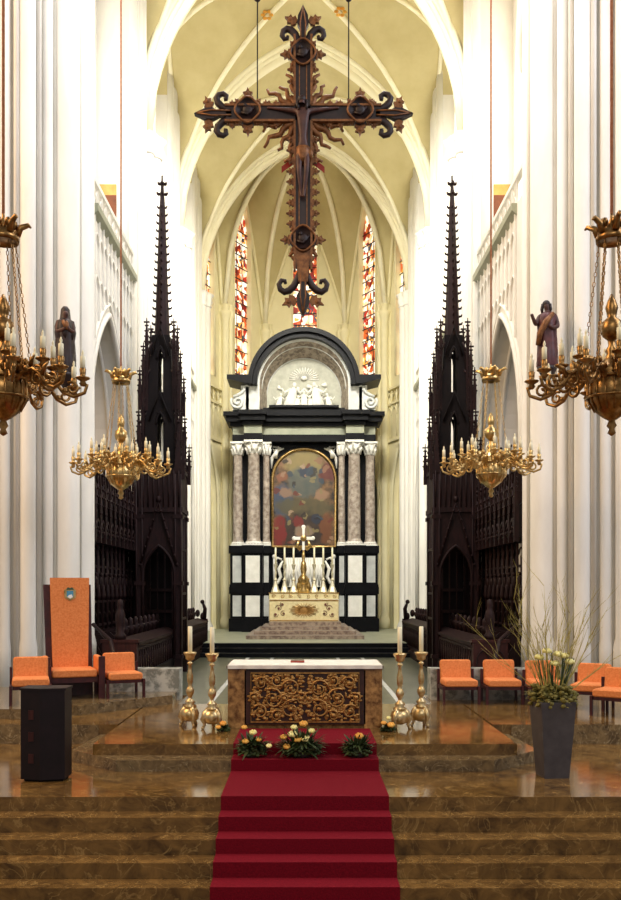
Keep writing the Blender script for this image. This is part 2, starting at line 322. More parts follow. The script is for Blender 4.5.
# ------------------------------------------------------------------ choir walls, piers, vault
W = 5.4; PY = [22.2, 29.7, 37.4, 45.2]; SPR = 17.2; RISE = 7.7
cc = (RISE**2-W**2)/(2*W); RR = W+cc
def F(u): return SPR+sqrt(max(0, RR*RR-(abs(u)*W+cc)**2))
TOPZ = 12.0
wn = 0
for s, side in ((-1, 'left'), (1, 'right')):
    mb = MB()
    trm = MB(); tri = MB(); cl = MB()
    def P(u, w_, z): return (s*(W+w_), u, z)
    for k in range(3):
        a, b = PY[k], PY[k+1]; c = (a+b)/2
        hw = 2.3 if k == 0 else 2.05
        if k == 0: c = 24.75
        # three receding orders of the arcade arch
        arched_wall(mb, P, a, b, -0.35, TOPZ, c, hw, 6.1, 3.6, -0.35, 0, 0.45)
        arched_wall(mb, P, a, b, -0.35, TOPZ, c, hw-0.16, 6.1, 3.42, -0.35, 0.45, 1.1)
        arched_wall(mb, P, a, b, -0.35, TOPZ, c, hw-0.34, 6.1, 3.2, -0.35, 1.1, 1.8)
        for d, w_, r in ((0, 0.0, 0.09), (0.16, 0.45, 0.06), (0.34, 1.1, 0.06)):
            trm.tube([P(u, w_, z) for u, z in outline(c, hw-d, 6.1, 3.6-d*1.15, -0.35, 12)], r, 6)
        trm.tube([P(u, -0.02, z) for u, z in outline(c, hw+0.22, 6.1, 3.9, -0.35, 12)], 0.05, 5)
        # blind tracery above the arch and open parapet
        n = 12; st = (b-a-1.6)/n
        def archz(u):
            t = abs(u-c)/(hw+0.25)
            if t >= 1: return 8.2
            h = 3.95; q = (h*h-(hw+.25)**2)/(2*(hw+.25)); R = hw+.25+q
            return max(8.2, 6.1+sqrt(max(0, R*R-(abs(u-c)+q)**2)))
        for i in range(n+1):
            u = a+0.8+st*i
            tri.tube([P(u, -0.03, archz(u)), P(u, -0.03, 11.75)], 0.035, 4, smooth=False)
            if i < n:
                zc = 11.0
                tri.tube([P(x, -0.03, z) for x, z in pointed(st/2, st*0.75, 4, u+st/2, zc)], 0.03, 4, smooth=False)
                z0 = max(archz(u), archz(u+st))+0.3
                if z0 < 10.4: tri.tube([P(x, -0.03, z) for x, z in pointed(st/2, st*0.75, 4, u+st/2, 9.9)], 0.028, 4, smooth=False)
                # parapet lights: small ogees and quatrefoils
                tri.tube([P(x, 0.02, z) for x, z in [(u, 12.05), (u+st*.5, 12.3), (u+st, 12.05)]], 0.03, 4, smooth=False)
                tri.tube([P(x, 0.02, z) for x, z in [(u, 12.55), (u+st*.5, 12.3), (u+st, 12.55)]], 0.03, 4, smooth=False)
            tri.tube([P(u, 0.02, 12.0), P(u, 0.02, 12.6)], 0.035, 4, smooth=False)
        tri.add([P(u, w_, z) for u in (a, b) for w_ in (-0.04, 0.1) for z in (12.6, 12.72)], [(0, 1, 3, 2), (4, 6, 7, 5), (0, 4, 5, 1), (2, 3, 7, 6), (0, 2, 6, 4), (1, 5, 7, 3)])
        # clerestory wall set back behind the passage
        arched_wall(cl, P, a, b, TOPZ, F(0)+0.4, (a+b)/2, 2.35, 18.4, 4.6, 13.6, 1.2, 1.75)
    struct(mb.build('wall_'+side, STONE), 'white arcade wall of the choir, '+side+' side')
    struct(trm.build('trim_arcade_mouldings_'+side, STONE), 'rolled arch mouldings of the '+side+' arcade', 'moulding')
    struct(tri.build('trim_tracery_'+side, STONE), 'white stone tracery and parapet of the '+side+' gallery', 'tracery')
    struct(cl.build('wall_'+side+'_clerestory', STONE), 'clerestory wall above the '+side+' gallery')
    # dark string course under the parapet
    mb = MB()
    for k in range(3):
        mb.add([P(u, w_, z) for u in (PY[k]+0.7, PY[k+1]-1.0) for w_, z in ((-0.14, 11.82), (0, 11.7), (0, 12.0), (-0.14, 12.0))], [(0, 1, 2, 3), (4, 7, 6, 5), (0, 4, 5, 1), (1, 5, 6, 2), (2, 6, 7, 3), (3, 7, 4, 0)])
    struct(mb.build('trim_string_course_'+side, GRNM), 'grey string course below the '+side+' parapet', 'moulding')
    # clerestory windows
    for k in range(3):
        c = (PY[k]+PY[k+1])/2; wn += 1
        o = MB().add([P(u, 1.6, z) for u, z in outline(c, 2.35, 18.4, 4.6, 13.6, 10)], [tuple(range(23))]).build('window_%d' % wn, DAY)
        struct(o, 'tall daylit clerestory window, %s wall, bay %d from the front' % (side, k+1), 'window')
        m2 = MB()
        for u in (-1.57, -0.78, 0, 0.78, 1.57):
            m2.tube([P(c+u, 1.5, 13.6), P(c+u, 1.5, 19.5)], 0.07, 4, smooth=False)
        for q in range(4): m2.tube([P(x, 1.5, z) for x, z in pointed(0.58, 0.9, 4, c+(q-1.5)*1.0, 18.8)], 0.06, 4)
        m2.tube([P(x, 1.5, z) for x, z in pointed(2.35, 4.6, 10, c, 18.4)], 0.12, 6)
        f = m2.build('window_frame', STONE, o)
    # flank walls of the clerestory at each pier, and the pier bundles
    for k, y in enumerate(PY[1:]):
        mb = MB(); hwp = 1.55
        y0, y1 = y-hwp*0.75, y+hwp*0.75
        mb.box(s*5.25, s*6.9, y0, y1, 12.0, 28)
        mb.box(s*5.25, s*5.5, y0-0.3, y1+0.3, -0.35, 28)
        for q, (dy, xo, r) in enumerate([(-1.5, 5.38, .12), (-1.15, 5.28, .15), (-0.78, 5.22, .13), (-0.4, 5.1, .17), (0, 4.98, .24), (0.4, 5.1, .17), (0.78, 5.22, .13), (1.15, 5.28, .15), (1.5, 5.38, .12)]):
            top = 16.8 if abs(dy) < 0.5 else F(1-abs(dy)/3.8)+.3
            mb.lathe([(r*1.5, -0.35), (r*1.5, 0.35), (r, 0.6), (r, top)], 12, (s*xo, y+dy, 0))
            if abs(dy) < 0.5:
                mb.lathe([(r, 16.3), (r*1.25, 16.36), (r*1.05, 16.42), (r*1.35, 16.62), (r*1.2, 16.7), (r*1.5, 16.9), (r*1.45, 16.98), (r, 17.05)], 16, (s*xo, y+dy, 0), mod=lambda a, z: 1+0.16*sin(6*a+z*9) if z > 16.5 else 1)
        struct(mb.build('pillar', STONE), ['nearest', 'middle', 'farthest'][k]+' white clustered pier of the choir, '+side+' side', 'pillar')
        dn = 1+k+(3 if s > 0 else 0)
        o = MB().box(s*5.98, s*6.75, y0-0.03, y0+0.02, 12.3, 14.66).build('door_%d' % dn, DOORW)
        struct(o, ['brown boarded passage opening high above the nearest', 'small brown passage opening high beside the middle', 'tiny brown passage opening high beside the farthest'][k]+' choir pier on the '+side, 'door')
        MB().prism([(s*5.98, 14.66), (s*6.75, 14.66), (s*6.75, 15.0), (s*5.98, 15.0)], 'xz', y0-0.035, y0+0.02).build('arch_head', DOORO, o)

# vault: groin cells
mb = MB(); rib = MB()
def ribtube(mb, pts, r):
    mb.tube(pts, r, 8); 
for k in range(3):
    a, b = PY[k], PY[k+1]; c = (a+b)/2; h = (b-a)/2
    for s in (-1, 1):
        mb.grid(lambda i, j: ((2*j-1)*i*W, c+s*i*h, F((2*j-1)*i)), 14, 24)
        mb.grid(lambda i, j: (s*(i*W), c+(2*j-1)*i*h, F((2*j-1)*i)), 14, 24)
        mb.grid(lambda i, j: (s*(W+i*1.3), c+(2*j-1)*h, F((2*j-1))), 2, 24)
        for s2 in (-1, 1):
            rib.tube([(s*t*W, c+s2*t*h, F(t)-0.05) for t in [q/14 for q in range(15)]], 0.1, 6)
    for s in (-1, 1):
        rib.tube([(s*(W-0.05), c+(2*t-1)*h, F(2*t-1)-0.03) for t in [q/24 for q in range(25)]], 0.09, 6)
    rib.lathe([(0.02, -0.35), (0.35, -0.25), (0.42, -0.1), (0.35, 0.1)], 12, (0, c, F(0)))
struct(mb.build('ceiling', WEB, rec=False), 'tan plastered groin vault of the choir', 'ceiling')
for k, y in enumerate(PY):
    for dy, dr, r in ((-0.42, 0, .13), (-0.2, -0.12, .13), (0, -0.3, .2), (0.2, -0.12, .13), (0.42, 0, .13)):
        rib.tube([(t*(W+dr*0.5), y+dy, F(t)+dr*0.8) for t in [q/30-1 for q in range(61)]], r, 8)
struct(rib.build('trim_vault_ribs', RIB), 'cream moulded ribs of the vault', 'rib')
for i, (x, y) in enumerate(((-1.45, 34.4), (1.35, 34.3))):
    zc = F(x/W)-0.03
    mb = MB()
    for q in range(6):
        a = q*pi/3+i; mb.ball((x+0.16*cos(a), y, zc-0.05+0.16*sin(a)*0.9), (0.09, 0.03, 0.07), 6, 4)
    struct(mb.build('ceiling_rosette', ORF), 'small orange painted flower on the vault, '+['left', 'right'][i]+' of the cross top', 'ornament')

# apse
AP = [(-5.4, 45.2), (-4.4, 47.9), (-2.35, 51.4), (2.35, 51.4), (4.4, 47.9), (5.4, 45.2)]
APX = (0, 46.2); wl = MB(); cellm = MB(); ribm = MB(); trm = MB(); blk = 0
def facet(i):
    a = Vector(AP[i]); b = Vector(AP[i+1]); d = (b-a); L = d.length; d.normalize(); nrm = Vector((-d.y, d.x))
    if nrm.dot(Vector(APX)-a) > 0: nrm = -nrm
    return a, d, nrm, L
for i in range(5):
    a, d, nrm, L = facet(i)
    def P(u, w_, z): q = a+d*u+nrm*w_; return (q.x, q.y, z)
    hwin = {0: 0.6, 1: 0.78, 2: 0.68, 3: 0.78, 4: 0.6}[i]
    arched_wall(wl, P, 0, L, 0, 12.0, L/2, L*0.32, 6.6, 3.2, 0, 0, 0.35)
    arched_wall(wl, P, 0, L, 0, 12.0, L/2, L*0.26, 6.6, 2.9, 0, 0.35, 0.8)
    arched_wall(wl, P, 0, L, 12.0, 25.6, L/2, hwin, 21.9, 1.9, 13.4, 0.1, 0.45)
    for dd, r in ((0, 0.09), (0.22, 0.06)):
        trm.tube([P(u, 0, z) for u, z in outline(L/2, L*0.32+dd, 6.6, 3.2+dd, 0, 10)], r, 6)
    n = max(4, int(L/0.5)); st = L/n
    for q in range(n):
        trm.tube([P(x, -0.03, z) for x, z in pointed(st/2, st*0.8, 4, (q+.5)*st, 11.3)], 0.035, 4)
        trm.tube([P(q*st, -0.03, 10.2), P(q*st, -0.03, 12.6)], 0.035, 4)
        trm.tube([P(q*st, 0.0, 12.1), P((q+.5)*st, 0.0, 12.55), P((q+1)*st, 0.0, 12.1)], 0.035, 4)
    for z in (10.0, 11.95, 12.75): trm.tube([P(0, -0.03, z), P(L, -0.03, z)], 0.08, 4, smooth=False)
    trm.tube([P(u, 0.08, z) for u, z in outline(L/2, hwin+0.05, 21.9, 2.0, 13.4, 8)], 0.07, 6)
    # wall arch and vault cell
    A3 = Vector((APX[0], APX[1], F(0)))
    hgt = 2.6
    def cell(t, v):
        q = a+d*(v*L); e = abs(2*v-1); rz_ = 21.4+3.0*sqrt(max(0, 1-e**1.7))-(0.0)
        z_out = rz_ if True else 0
        # ridge rises to the apex while the groins follow the rib curve
        zr = 17.2+(F(0)-17.2)*sqrt(max(0, 1-(t)**2.2))
        zc = z_out+(F(0)-z_out)*(1-t)**0.8
        g = (1-e)**0.8
        z = zc*g+(zr)*(1-g) if t < 0.999 else (z_out*g+17.2*(1-g))
        p = Vector((APX[0], APX[1]))*(1-t)+q*t
        return (p.x, p.y, z)
    cellm.grid(lambda i_, j_: cell(i_, j_), 12, 20)
    trm.tube([cell(1, v/20) for v in range(21)], 0.1, 6)
    wn += 1
    g = MB().add([P(u, 0.35, z) for u, z in outline(L/2, hwin, 21.9, 1.9, 13.4, 8)], [tuple(range(19))])
    lab = ['far left', 'tall narrow left', 'middle', 'tall narrow right', 'far right'][i]
    o = struct(g.build('window_%d' % wn, STAINED), lab+' stained glass lancet of the apse in red, amber and white', 'window')
    lb = MB()
    for q in range(1, 14): lb.tube([P(L/2-hwin, 0.3, 13.4+q*0.66), P(L/2+hwin, 0.3, 13.4+q*0.66)], 0.03, 4)
    lb.tube([P(L/2-hwin*0.33, 0.3, 13.4), P(L/2-hwin*0.33, 0.3, 22.5)], 0.025, 4); lb.tube([P(L/2+hwin*0.33, 0.3, 13.4), P(L/2+hwin*0.33, 0.3, 22.5)], 0.025, 4)
    lb.build('window_bars', LEAD, o)
for i, (x, y) in enumerate(AP):
    if 0 < i < 5:
        for dx, dy, r in ((0, 0, .2), (-.28, .1, .11), (.28, .1, .11)):
            trm.lathe([(r*1.6, 0.1), (r*1.6, .6), (r, .8), (r, 16.4), (r*1.5, 16.7), (r*1.7, 16.9), (r, 17.0), (r, 17.3)], 10, (x*0.96+dx, y-0.15+dy, 0))
        ribm.tube([(x*0.97*t+APX[0]*(1-t), y*t+APX[1]*(1-t)-0.1, 17.2+(F(0)-17.2)*sqrt(max(0, 1-t**2.2))-0.08) for t in [q/14 for q in range(15)]], 0.14, 6)
struct(wl.build('wall_apse', APSE), 'cream polygonal wall of the apse')
struct(cellm.build('ceiling_apse', WEB, rec=False), 'ribbed apse vault', 'ceiling')
struct(trm.build('trim_apse', APSE), 'cream shafts, arches and gallery tracery of the apse', 'moulding')
struct(ribm.build('trim_apse_ribs', RIB), 'ribs fanning over the apse', 'rib')
# aisles and ambulatory behind the arcades
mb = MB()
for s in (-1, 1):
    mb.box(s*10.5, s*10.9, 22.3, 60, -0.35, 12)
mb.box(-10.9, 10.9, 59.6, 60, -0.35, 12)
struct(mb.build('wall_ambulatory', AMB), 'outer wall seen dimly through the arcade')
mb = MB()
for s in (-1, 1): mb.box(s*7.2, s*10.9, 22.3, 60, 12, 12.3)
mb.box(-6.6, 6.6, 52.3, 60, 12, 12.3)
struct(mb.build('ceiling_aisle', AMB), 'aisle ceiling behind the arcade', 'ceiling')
# the two great crossing piers
for s, side in ((-1, 'left'), (1, 'right')):
    mb = MB(); cx, cy, R = s*6.95, 21.0, 1.62
    mb.lathe([(R, -0.35), (R, 30)], 32, (cx, cy, 0), smooth=False)
    nS = 22
    for q in range(nS):
        a = 2*pi*(q+0.5)/nS; r = (0.30, 0.13, 0.2, 0.13)[q % 4]
        rr = R+(0.08 if r > 0.25 else 0.02)
        mb.lathe([(r*1.15, -0.35), (r*1.15, 0.9), (r, 1.1), (r, 30)], 14, (cx+rr*cos(a), cy+rr*sin(a), 0))
    for q in range(nS):
        a = 2*pi*q/nS; mb.lathe([(0.06, -0.35), (0.06, 30)], 6, (cx+(R+0.1)*cos(a), cy+(R+0.1)*sin(a), 0))
    struct(mb.build('pillar', STONE), 'great clustered crossing pier on the '+side+', white with many vertical rolls', 'pillar')

# ================================================================== central altar
t = thing('altar', 'marble altar block with a gilded carved scrollwork front under white linen', 'altar', (0, 14.0, 0))
mb = MB()
for sx in (-1, 1):
    mb.prism([(sx*1.2, 0.0), (sx*1.2, 0.85), (sx*1.06, 1.05), (sx*0.92, 1.05), (sx*0.92, 0.0)], 'xy', 0, 0.93)
mb.box(-0.92, 0.92, 0.06, 1.05, 0, 0.93)
mb.build('altar_body', BRNM if False else mat('brown_altar_marble', rgb(92, 56, 26), rgb(190, 144, 86), 9, 0.25, ramp=(0.35, 0.65), detail=8), t)
MB().box(-1.22, 1.22, -0.03, 1.1, 0.93, 0.975).build('altar_slab', BRNM, t)
mb = MB(); mb.box(-0.94, 0.94, 0.0, 0.06, 0.06, 0.9)
fr = mb.build('front_panel', mat('deep_red_panel_ground', rgb(44, 24, 18), rgb(66, 34, 24), 6, 0.5), t)
mb = MB()
mb.tube([(-0.84, -0.01, 0.1), (0.84, -0.01, 0.1), (0.84, -0.01, 0.86), (-0.84, -0.01, 0.86)], 0.018, 4, closed=True, smooth=False)
rd = random.Random(4)
for sx in (-1, 1):
    for cx, cz, r, a0, tn in ((0.22, 0.62, .15, 0, 1.6), (0.22, 0.3, .15, 2, -1.6), (0.5, 0.46, .17, 1, 1.8), (0.68, 0.7, .11, 3, -1.5), (0.7, 0.26, .12, .5, 1.6), (0.44, 0.74, .09, 4, 1.4), (0.44, 0.2, .09, 2.4, -1.4), (0.06, 0.46, .1, 1.2, 1.3), (0.32, 0.46, 0.07, 0, 1.4), (0.8, .48, .07, 2, -1.3)):
        mb.tube([(sx*x, -0.02, z) for x, z in spiral(cx, cz, r, 0.02, a0, tn, 22)], [0.02-0.0006*q for q in range(23)], 5)
        for q in range(7):
            a = a0+q*0.9; mb.ball((sx*(cx+r*1.08*cos(a)), -0.015, cz+r*1.08*sin(a)), (0.035, 0.02, 0.02), 6, 4)
        mb.ball((sx*cx, -0.02, cz), (0.035, 0.03, 0.035), 7, 5)
    for q in range(200):
        x, z = rd.uniform(0.03, 0.82), rd.uniform(0.12, 0.84); a = rd.uniform(0, pi)
        mb.ball((sx*x, -0.008, z), (0.034*abs(cos(a))+0.012, 0.016, 0.034*abs(sin(a))+0.012), 6, 4)
mb.build('carved_scrollwork', GILT, fr)
mb = MB()
mb.grid(lambda u, v: (-1.2+2.4*u, -0.045+1.15*v, 0.982+0.004*sin(u*40)*sin(v*9)), 40, 8)
mb.grid(lambda u, v: (-1.2+2.4*u, -0.045-0.006*sin(u*50)*v, 0.982-0.055*v), 60, 2)
for sx in (-1, 1): mb.grid(lambda u, v: (sx*1.2, -0.045+1.15*u, 0.982-0.04*v), 6, 2)
tag(mb.build('altar_cloth', CLOTH, rec=False), 'white linen cloth spread over the marble altar top', 'altar cloth').location = (0, 14.0, 0)
t = thing('open_book', 'small reddish book lying on the white altar linen', 'book', (-0.12, 14.55, 0.988))
MB().box(-0.11, 0.11, -0.1, 0.1, 0, 0.02).build('cover', RED, t); MB().box(-0.1, 0.1, -0.09, 0.09, 0.02, 0.035).build('pages', BRNM, t)

# ================================================================== standing candlesticks
def candlestick(name, label, h, loc, candle_h, candle_r, group, mt=PALEB, legs=3, cat='candlestick'):
    t = thing(name, label, cat, loc, 0, group)
    k = h/1.17
    mb = MB()
    for q in range(legs):
        a = -pi/2+2*pi*q/legs+0.5; c_, s_ = cos(a), sin(a)
        mb.tube([(c_*0.05*k, s_*0.05*k, 0.3*k), (c_*0.11*k, s_*0.11*k, 0.24*k), (c_*0.16*k, s_*0.16*k, 0.15*k), (c_*0.12*k, s_*0.12*k, 0.07*k), (c_*0.15*k, s_*0.15*k, 0.025*k)], [0.05*k, 0.05*k, 0.035*k, 0.025*k, 0.025*k], 7)
        mb.ball((c_*0.15*k, s_*0.15*k, 0.022*k), 0.028*k, 7, 5)
        mb.ball((c_*0.12*k, s_*0.12*k, 0.2*k), (0.05*k, 0.05*k, 0.075*k), 8, 6)
    mb.lathe([(0.04*k, 0.07*k), (0.13*k, 0.10*k), (0.15*k, 0.2*k), (0.12*k, 0.27*k), (0.06*k, 0.3*k)], 12)
    mb.build('foot', mt, t)
    mb = MB()
    mb.lathe([(0.05*k, .28*k), (0.10*k, .30*k), (0.105*k, .32*k), (0.06*k, .35*k), (0.085*k, .38*k), (0.05*k, .415*k), (0.025*k, .44*k), (0.03*k, .46*k), (0.062*k, .52*k), (0.066*k, .56*k), (0.05*k, .60*k), (0.03*k, .64*k), (0.045*k, .70*k), (0.05*k, .78*k), (0.03*k, .88*k), (0.022*k, .96*k), (0.045*k, .985*k), (0.045*k, 1.0*k), (0.02*k, 1.02*k), (0.035*k, 1.04*k)], 16)
    mb.build('stem', mt, t)
    MB().lathe([(0.03*k, 1.03*k), (0.07*k, 1.06*k), (0.075*k, 1.1*k), (0.10*k, 1.14*k), (0.105*k, 1.165*k), (0.08*k, 1.17*k), (0.03*k, 1.15*k)], 16, mod=lambda a, z: 1+(0.05*sin(8*a) if z > 1.1*k else 0)).build('drip_pan', mt, t)
    cn = MB().lathe([(candle_r, 1.13*k), (candle_r, 1.13*k+candle_h), (candle_r*0.7, 1.135*k+candle_h)], 12).build('candle', CANDLE, t)
    MB().tube([(0, 0, 1.13*k+candle_h), (0.003, 0, 1.145*k+candle_h)], 0.003, 4).build('wick', LEAD, cn)
    return t
cs0 = candlestick('candlestick', 'brass candlestick with lit-white candle, outermost on the left of the altar', 1.17, (-1.82, 14.25, 0), 0.44, 0.035, 'tall brass candlesticks flanking the altar')
cs0['label'] = 'tall brass altar candlestick, the outer one left of the altar'
G = 'tall brass candlesticks flanking the altar'
place(cs0, (-1.44, 13.95, 0), 0.5, 'tall brass altar candlestick, the inner one against the altar left side', G)
place(cs0, (1.47, 13.95, 0), 0.9, 'tall brass altar candlestick, the inner one against the altar right side', G)
place(cs0, (1.84, 14.25, 0), 0.1, 'tall brass altar candlestick, the outer one right of the altar', G)

# ================================================================== flowers on the carpet
def leafblade(mb, p, d, L, wd, droop=0.3):
    d = Vector(d).normalized(); s_ = d.cross(Vector((0, 0, 1))); 
    if s_.length < 0.1: s_ = Vector((1, 0, 0))
    s_.normalize(); p = Vector(p); vs = []; n = 4
    for i in range(n+1):
        q = i/n; c = p+d*L*q-Vector((0, 0, droop*L*q*q)); ww = wd*sin(pi*min(0.97, q*0.9+0.08))
        vs += [tuple(c-s_*ww), tuple(c+s_*ww)]
    mb.add(vs, [(2*i, 2*i+1, 2*i+3, 2*i+2) for i in range(n)], True)
def blossom(mb, c, r, up=(0, -0.5, 1), petals=6):
    up = Vector(up).normalized(); a0 = up.orthogonal().normalized(); b0 = up.cross(a0)
    for q in range(petals):
        a = 2*pi*q/petals; d = a0*cos(a)+b0*sin(a)
        e = Vector(c)+d*r*0.55
        mb.ball(tuple(e+up*r*0.25), (r*0.45, r*0.45, r*0.4), 6, 4)
    mb.ball(tuple(Vector(c)+up*r*0.3), r*0.35, 6, 4)
def bouquet(label, loc, rx, h, nl, flowers, seed, group=None):
    rd = random.Random(seed); t = thing('flower_arrangement', label, 'flowers', loc, 0, group)
    mb = MB()
    for q in range(nl):
        a = rd.uniform(0, 2*pi); e = rd.uniform(0.05, 1.3); R = rd.uniform(0.1, 0.45)
        d = (cos(a)*cos(e)*1.1, sin(a)*cos(e)*0.8, sin(e))
        p = (cos(a)*rx*R, sin(a)*rx*R*0.45, h*0.15+rd.random()*h*0.3)
        leafblade(mb, p, d, rd.uniform(0.5, 0.85)*rx, rd.uniform(0.014, 0.026), rd.uniform(0.1, 0.6)*cos(e))
    for q in range(int(nl*0.8)):
        a = rd.uniform(0, 2*pi); r = rd.random()**.5
        mb.ball((cos(a)*rx*0.7*r, sin(a)*rx*0.36*r, h*0.08+h*0.55*rd.random()*(1-r*0.6)), (0.03, 0.026, 0.022), 5, 4)
    mb.build('foliage', LEAF, t)
    for (x, z, r, m) in flowers:
        z = z*1.15+.06 if h > .3 else z; r = r*1.15; y = -0.16+0.12*(z/h)
        f = MB(); blossom(f, (x, y, z), r); fo = f.build('blossom', m, t)
    MB().lathe([(rx*0.35, 0), (rx*0.4, h*0.12), (rx*0.3, h*0.2)], 10, sq=(1, .6)).build('dish', LEAD, t)
    return t
GF = 'flower arrangements on the carpet before the altar'
bouquet('left green flower arrangement on the carpet with cream and orange blooms', (-0.73, 12.36, -0.142), 0.27, 0.42, 170, [(-0.08, 0.14, .045, ORF), (0.02, 0.24, .05, YEL), (-0.1, 0.3, .04, ORF), (0.24, 0.09, .04, YEL), (0.1, .16, .035, ORF)], 1, GF)
bouquet('largest flower arrangement on the carpet, central, with pale yellow roses', (-0.05, 12.36, -0.142), 0.37, 0.46, 240, [(-0.12, 0.22, .06, YEL), (0.06, 0.17, .06, YEL), (-0.05, 0.16, .05, ORF), (-0.24, 0.19, .045, ORF), (0.03, 0.34, .055, ORF), (0.14, .26, .045, YEL), (-.2, .08, .05, ORF), (-.1, .3, .045, YEL)], 2, GF)
bouquet('right flower arrangement on the carpet with a single orange bloom', (0.72, 12.36, -0.142), 0.27, 0.4, 170, [(0.02, 0.2, .055, ORF), (-.1, .12, .03, LEAF)], 3, GF)
GB = 'small posies at the feet of the altar'
bouquet('small posy with orange rose between candlestick and altar on the left', (-1.24, 13.7, 0.0), 0.12, 0.16, 50, [(0.0, 0.12, .05, ORF), (-.07, .07, .04, ORF)], 4, GB)
bouquet('small posy with two yellow roses between candlestick and altar on the right', (1.27, 13.7, 0.0), 0.15, 0.18, 60, [(0.03, 0.1, .055, ORF), (-.08, .13, .04, ORF), (.0, .2, .035, YEL)], 5, GB)

# ================================================================== lectern
t = thing('lectern', 'dark black-brown block lectern standing at the left on the marble floor', 'lectern', (-3.37, 11.65, -0.31), radians(0)); t.scale = (.86, .86, 1.0)
mb = MB()
mb.prism([(-0.33, -0.1), (-0.02, -0.18), (0.33, -0.1), (0.33, 0.3), (-0.33, 0.3)], 'xy', 0.03, 1.17)
mb.build('body', LECT, t)
MB().prism([(-0.345, -0.11), (-0.02, -0.195), (0.345, -0.11), (0.345, 0.31), (-0.345, 0.31)], 'xy', 1.17, 1.2).build('top', LECT, t)
MB().prism([(-0.29, -0.06), (-0.02, -0.14), (0.29, -0.06), (0.29, 0.26), (-0.29, 0.26)], 'xy', 0, 0.03).build('plinth', OAKB, t)
for zc in (0.3, 0.58, 0.86):
    m2 = MB(); m2.box(-0.20, -0.12, -0.158, -0.13, zc-0.06, zc+0.06); m2.build('carved_ornament', OAKR, t)

# ================================================================== planter with twigs
t = thing('planter', 'tall tapered dark grey square planter standing on the marble at the right', 'planter', (3.27, 11.9, -0.31), 0.1)
mb = MB(); mb.frustum((0, 0, 0), (.165, .165), (0, 0, 0.98), (.235, .235)); mb.build('pot', POT, t)
mb = MB()
for a, b, c, d in ((-.235, -.21, -.235, .235), (.21, .235, -.235, .235), (-.21, .21, -.235, -.21), (-.21, .21, .21, .235)): mb.box(a, b, c, d, 0.98, 1.0)
mb.build('rim', POT, t); MB().box(-.21, .21, -.21, .21, 0.981, 0.985).build('soil', MOSS, t)
t = thing('branch_arrangement', 'spray of thin yellow-green twigs with white tulips rising from the grey planter', 'flowers', (3.27, 11.9, 0.676))
rd = random.Random(11)
mb = MB()
for q in range(150):
    a = rd.uniform(0, 2*pi); r = 0.3*rd.random()**.5
    z = 0.02+0.17*rd.random()-(0.1 if r > 0.24 else 0)
    mb.ball((r*cos(a)*1.05, r*sin(a)*0.8, z+0.03), (0.04, 0.035, 0.03), 6, 4)
    if q % 2: leafblade(mb, (r*cos(a), r*sin(a), z+0.02), (cos(a), sin(a), 0.5), 0.13, 0.02, 0.4)
mb.build('moss', MOSS, t)
def twig(mb, p, d, L, r, rd, depth=0):
    p = Vector(p); d = Vector(d).normalized(); pts = [p.copy()]; n = 6
    for i in range(n):
        d = (d+Vector((rd.uniform(-.13, .13), rd.uniform(-.13, .13), rd.uniform(-.05, .12)))).normalized(); p = p+d*L/n; pts.append(p.copy())
        if depth < 2 and i > 0 and rd.random() < (0.75 if depth == 0 else 0.4):
            twig(mb, p, d+Vector((rd.uniform(-.7, .7), rd.uniform(-.6, .6), rd.uniform(-.1, .4))), L*rd.uniform(.28, .5), r*0.55, rd, depth+1)
    mb.tube(pts, [r*(1-0.8*i/n) for i in range(n+1)], 4)
for q in range(26):
    mb = MB(); a = rd.uniform(0, 2*pi); sp = rd.uniform(0.05, 0.6)
    twig(mb, (0.1*cos(a), 0.08*sin(a), 0.05), (cos(a)*sp, sin(a)*sp*0.6, 1), rd.uniform(0.7, 1.25), 0.008, rd)
    mb.build('twig', TWIG, t)
for dx, dz, L in ((-0.95, 0.75, 1.35), (-0.55, 1.25, 1.4), (0.85, 0.9, 1.1), (-.25, 1.5, 1.5), (1.0, 0.55, .95)):
    mb = MB(); twig(mb, (0.05*dx, 0, 0.05), (dx, 0.1, dz), L, 0.009, rd); mb.build('twig', TWIG, t)
mb = MB()
for q in range(26):
    a = rd.uniform(0, 2*pi); sp = rd.uniform(.02, .25)
    twig_p = [(0.1*cos(a), 0.08*sin(a), 0.03), (0.1*cos(a)+sp*cos(a)*.5, .1*sin(a), .3), (0.1*cos(a)+sp*cos(a), .1*sin(a), rd.uniform(.45, .65))]
    mb.tube(twig_p, 0.008, 5)
mb.build('stems', LEAF, t)
for x, z in ((-0.2, 0.58), (0.05, 0.62), (0.2, 0.52), (0.0, 0.5), (0.12, 0.6), (-.1, .66)):
    f = MB(); blossom(f, (x, -0.1, z), 0.07, (0, -.3, 1), 5); f.build('tulip', YEL, t)

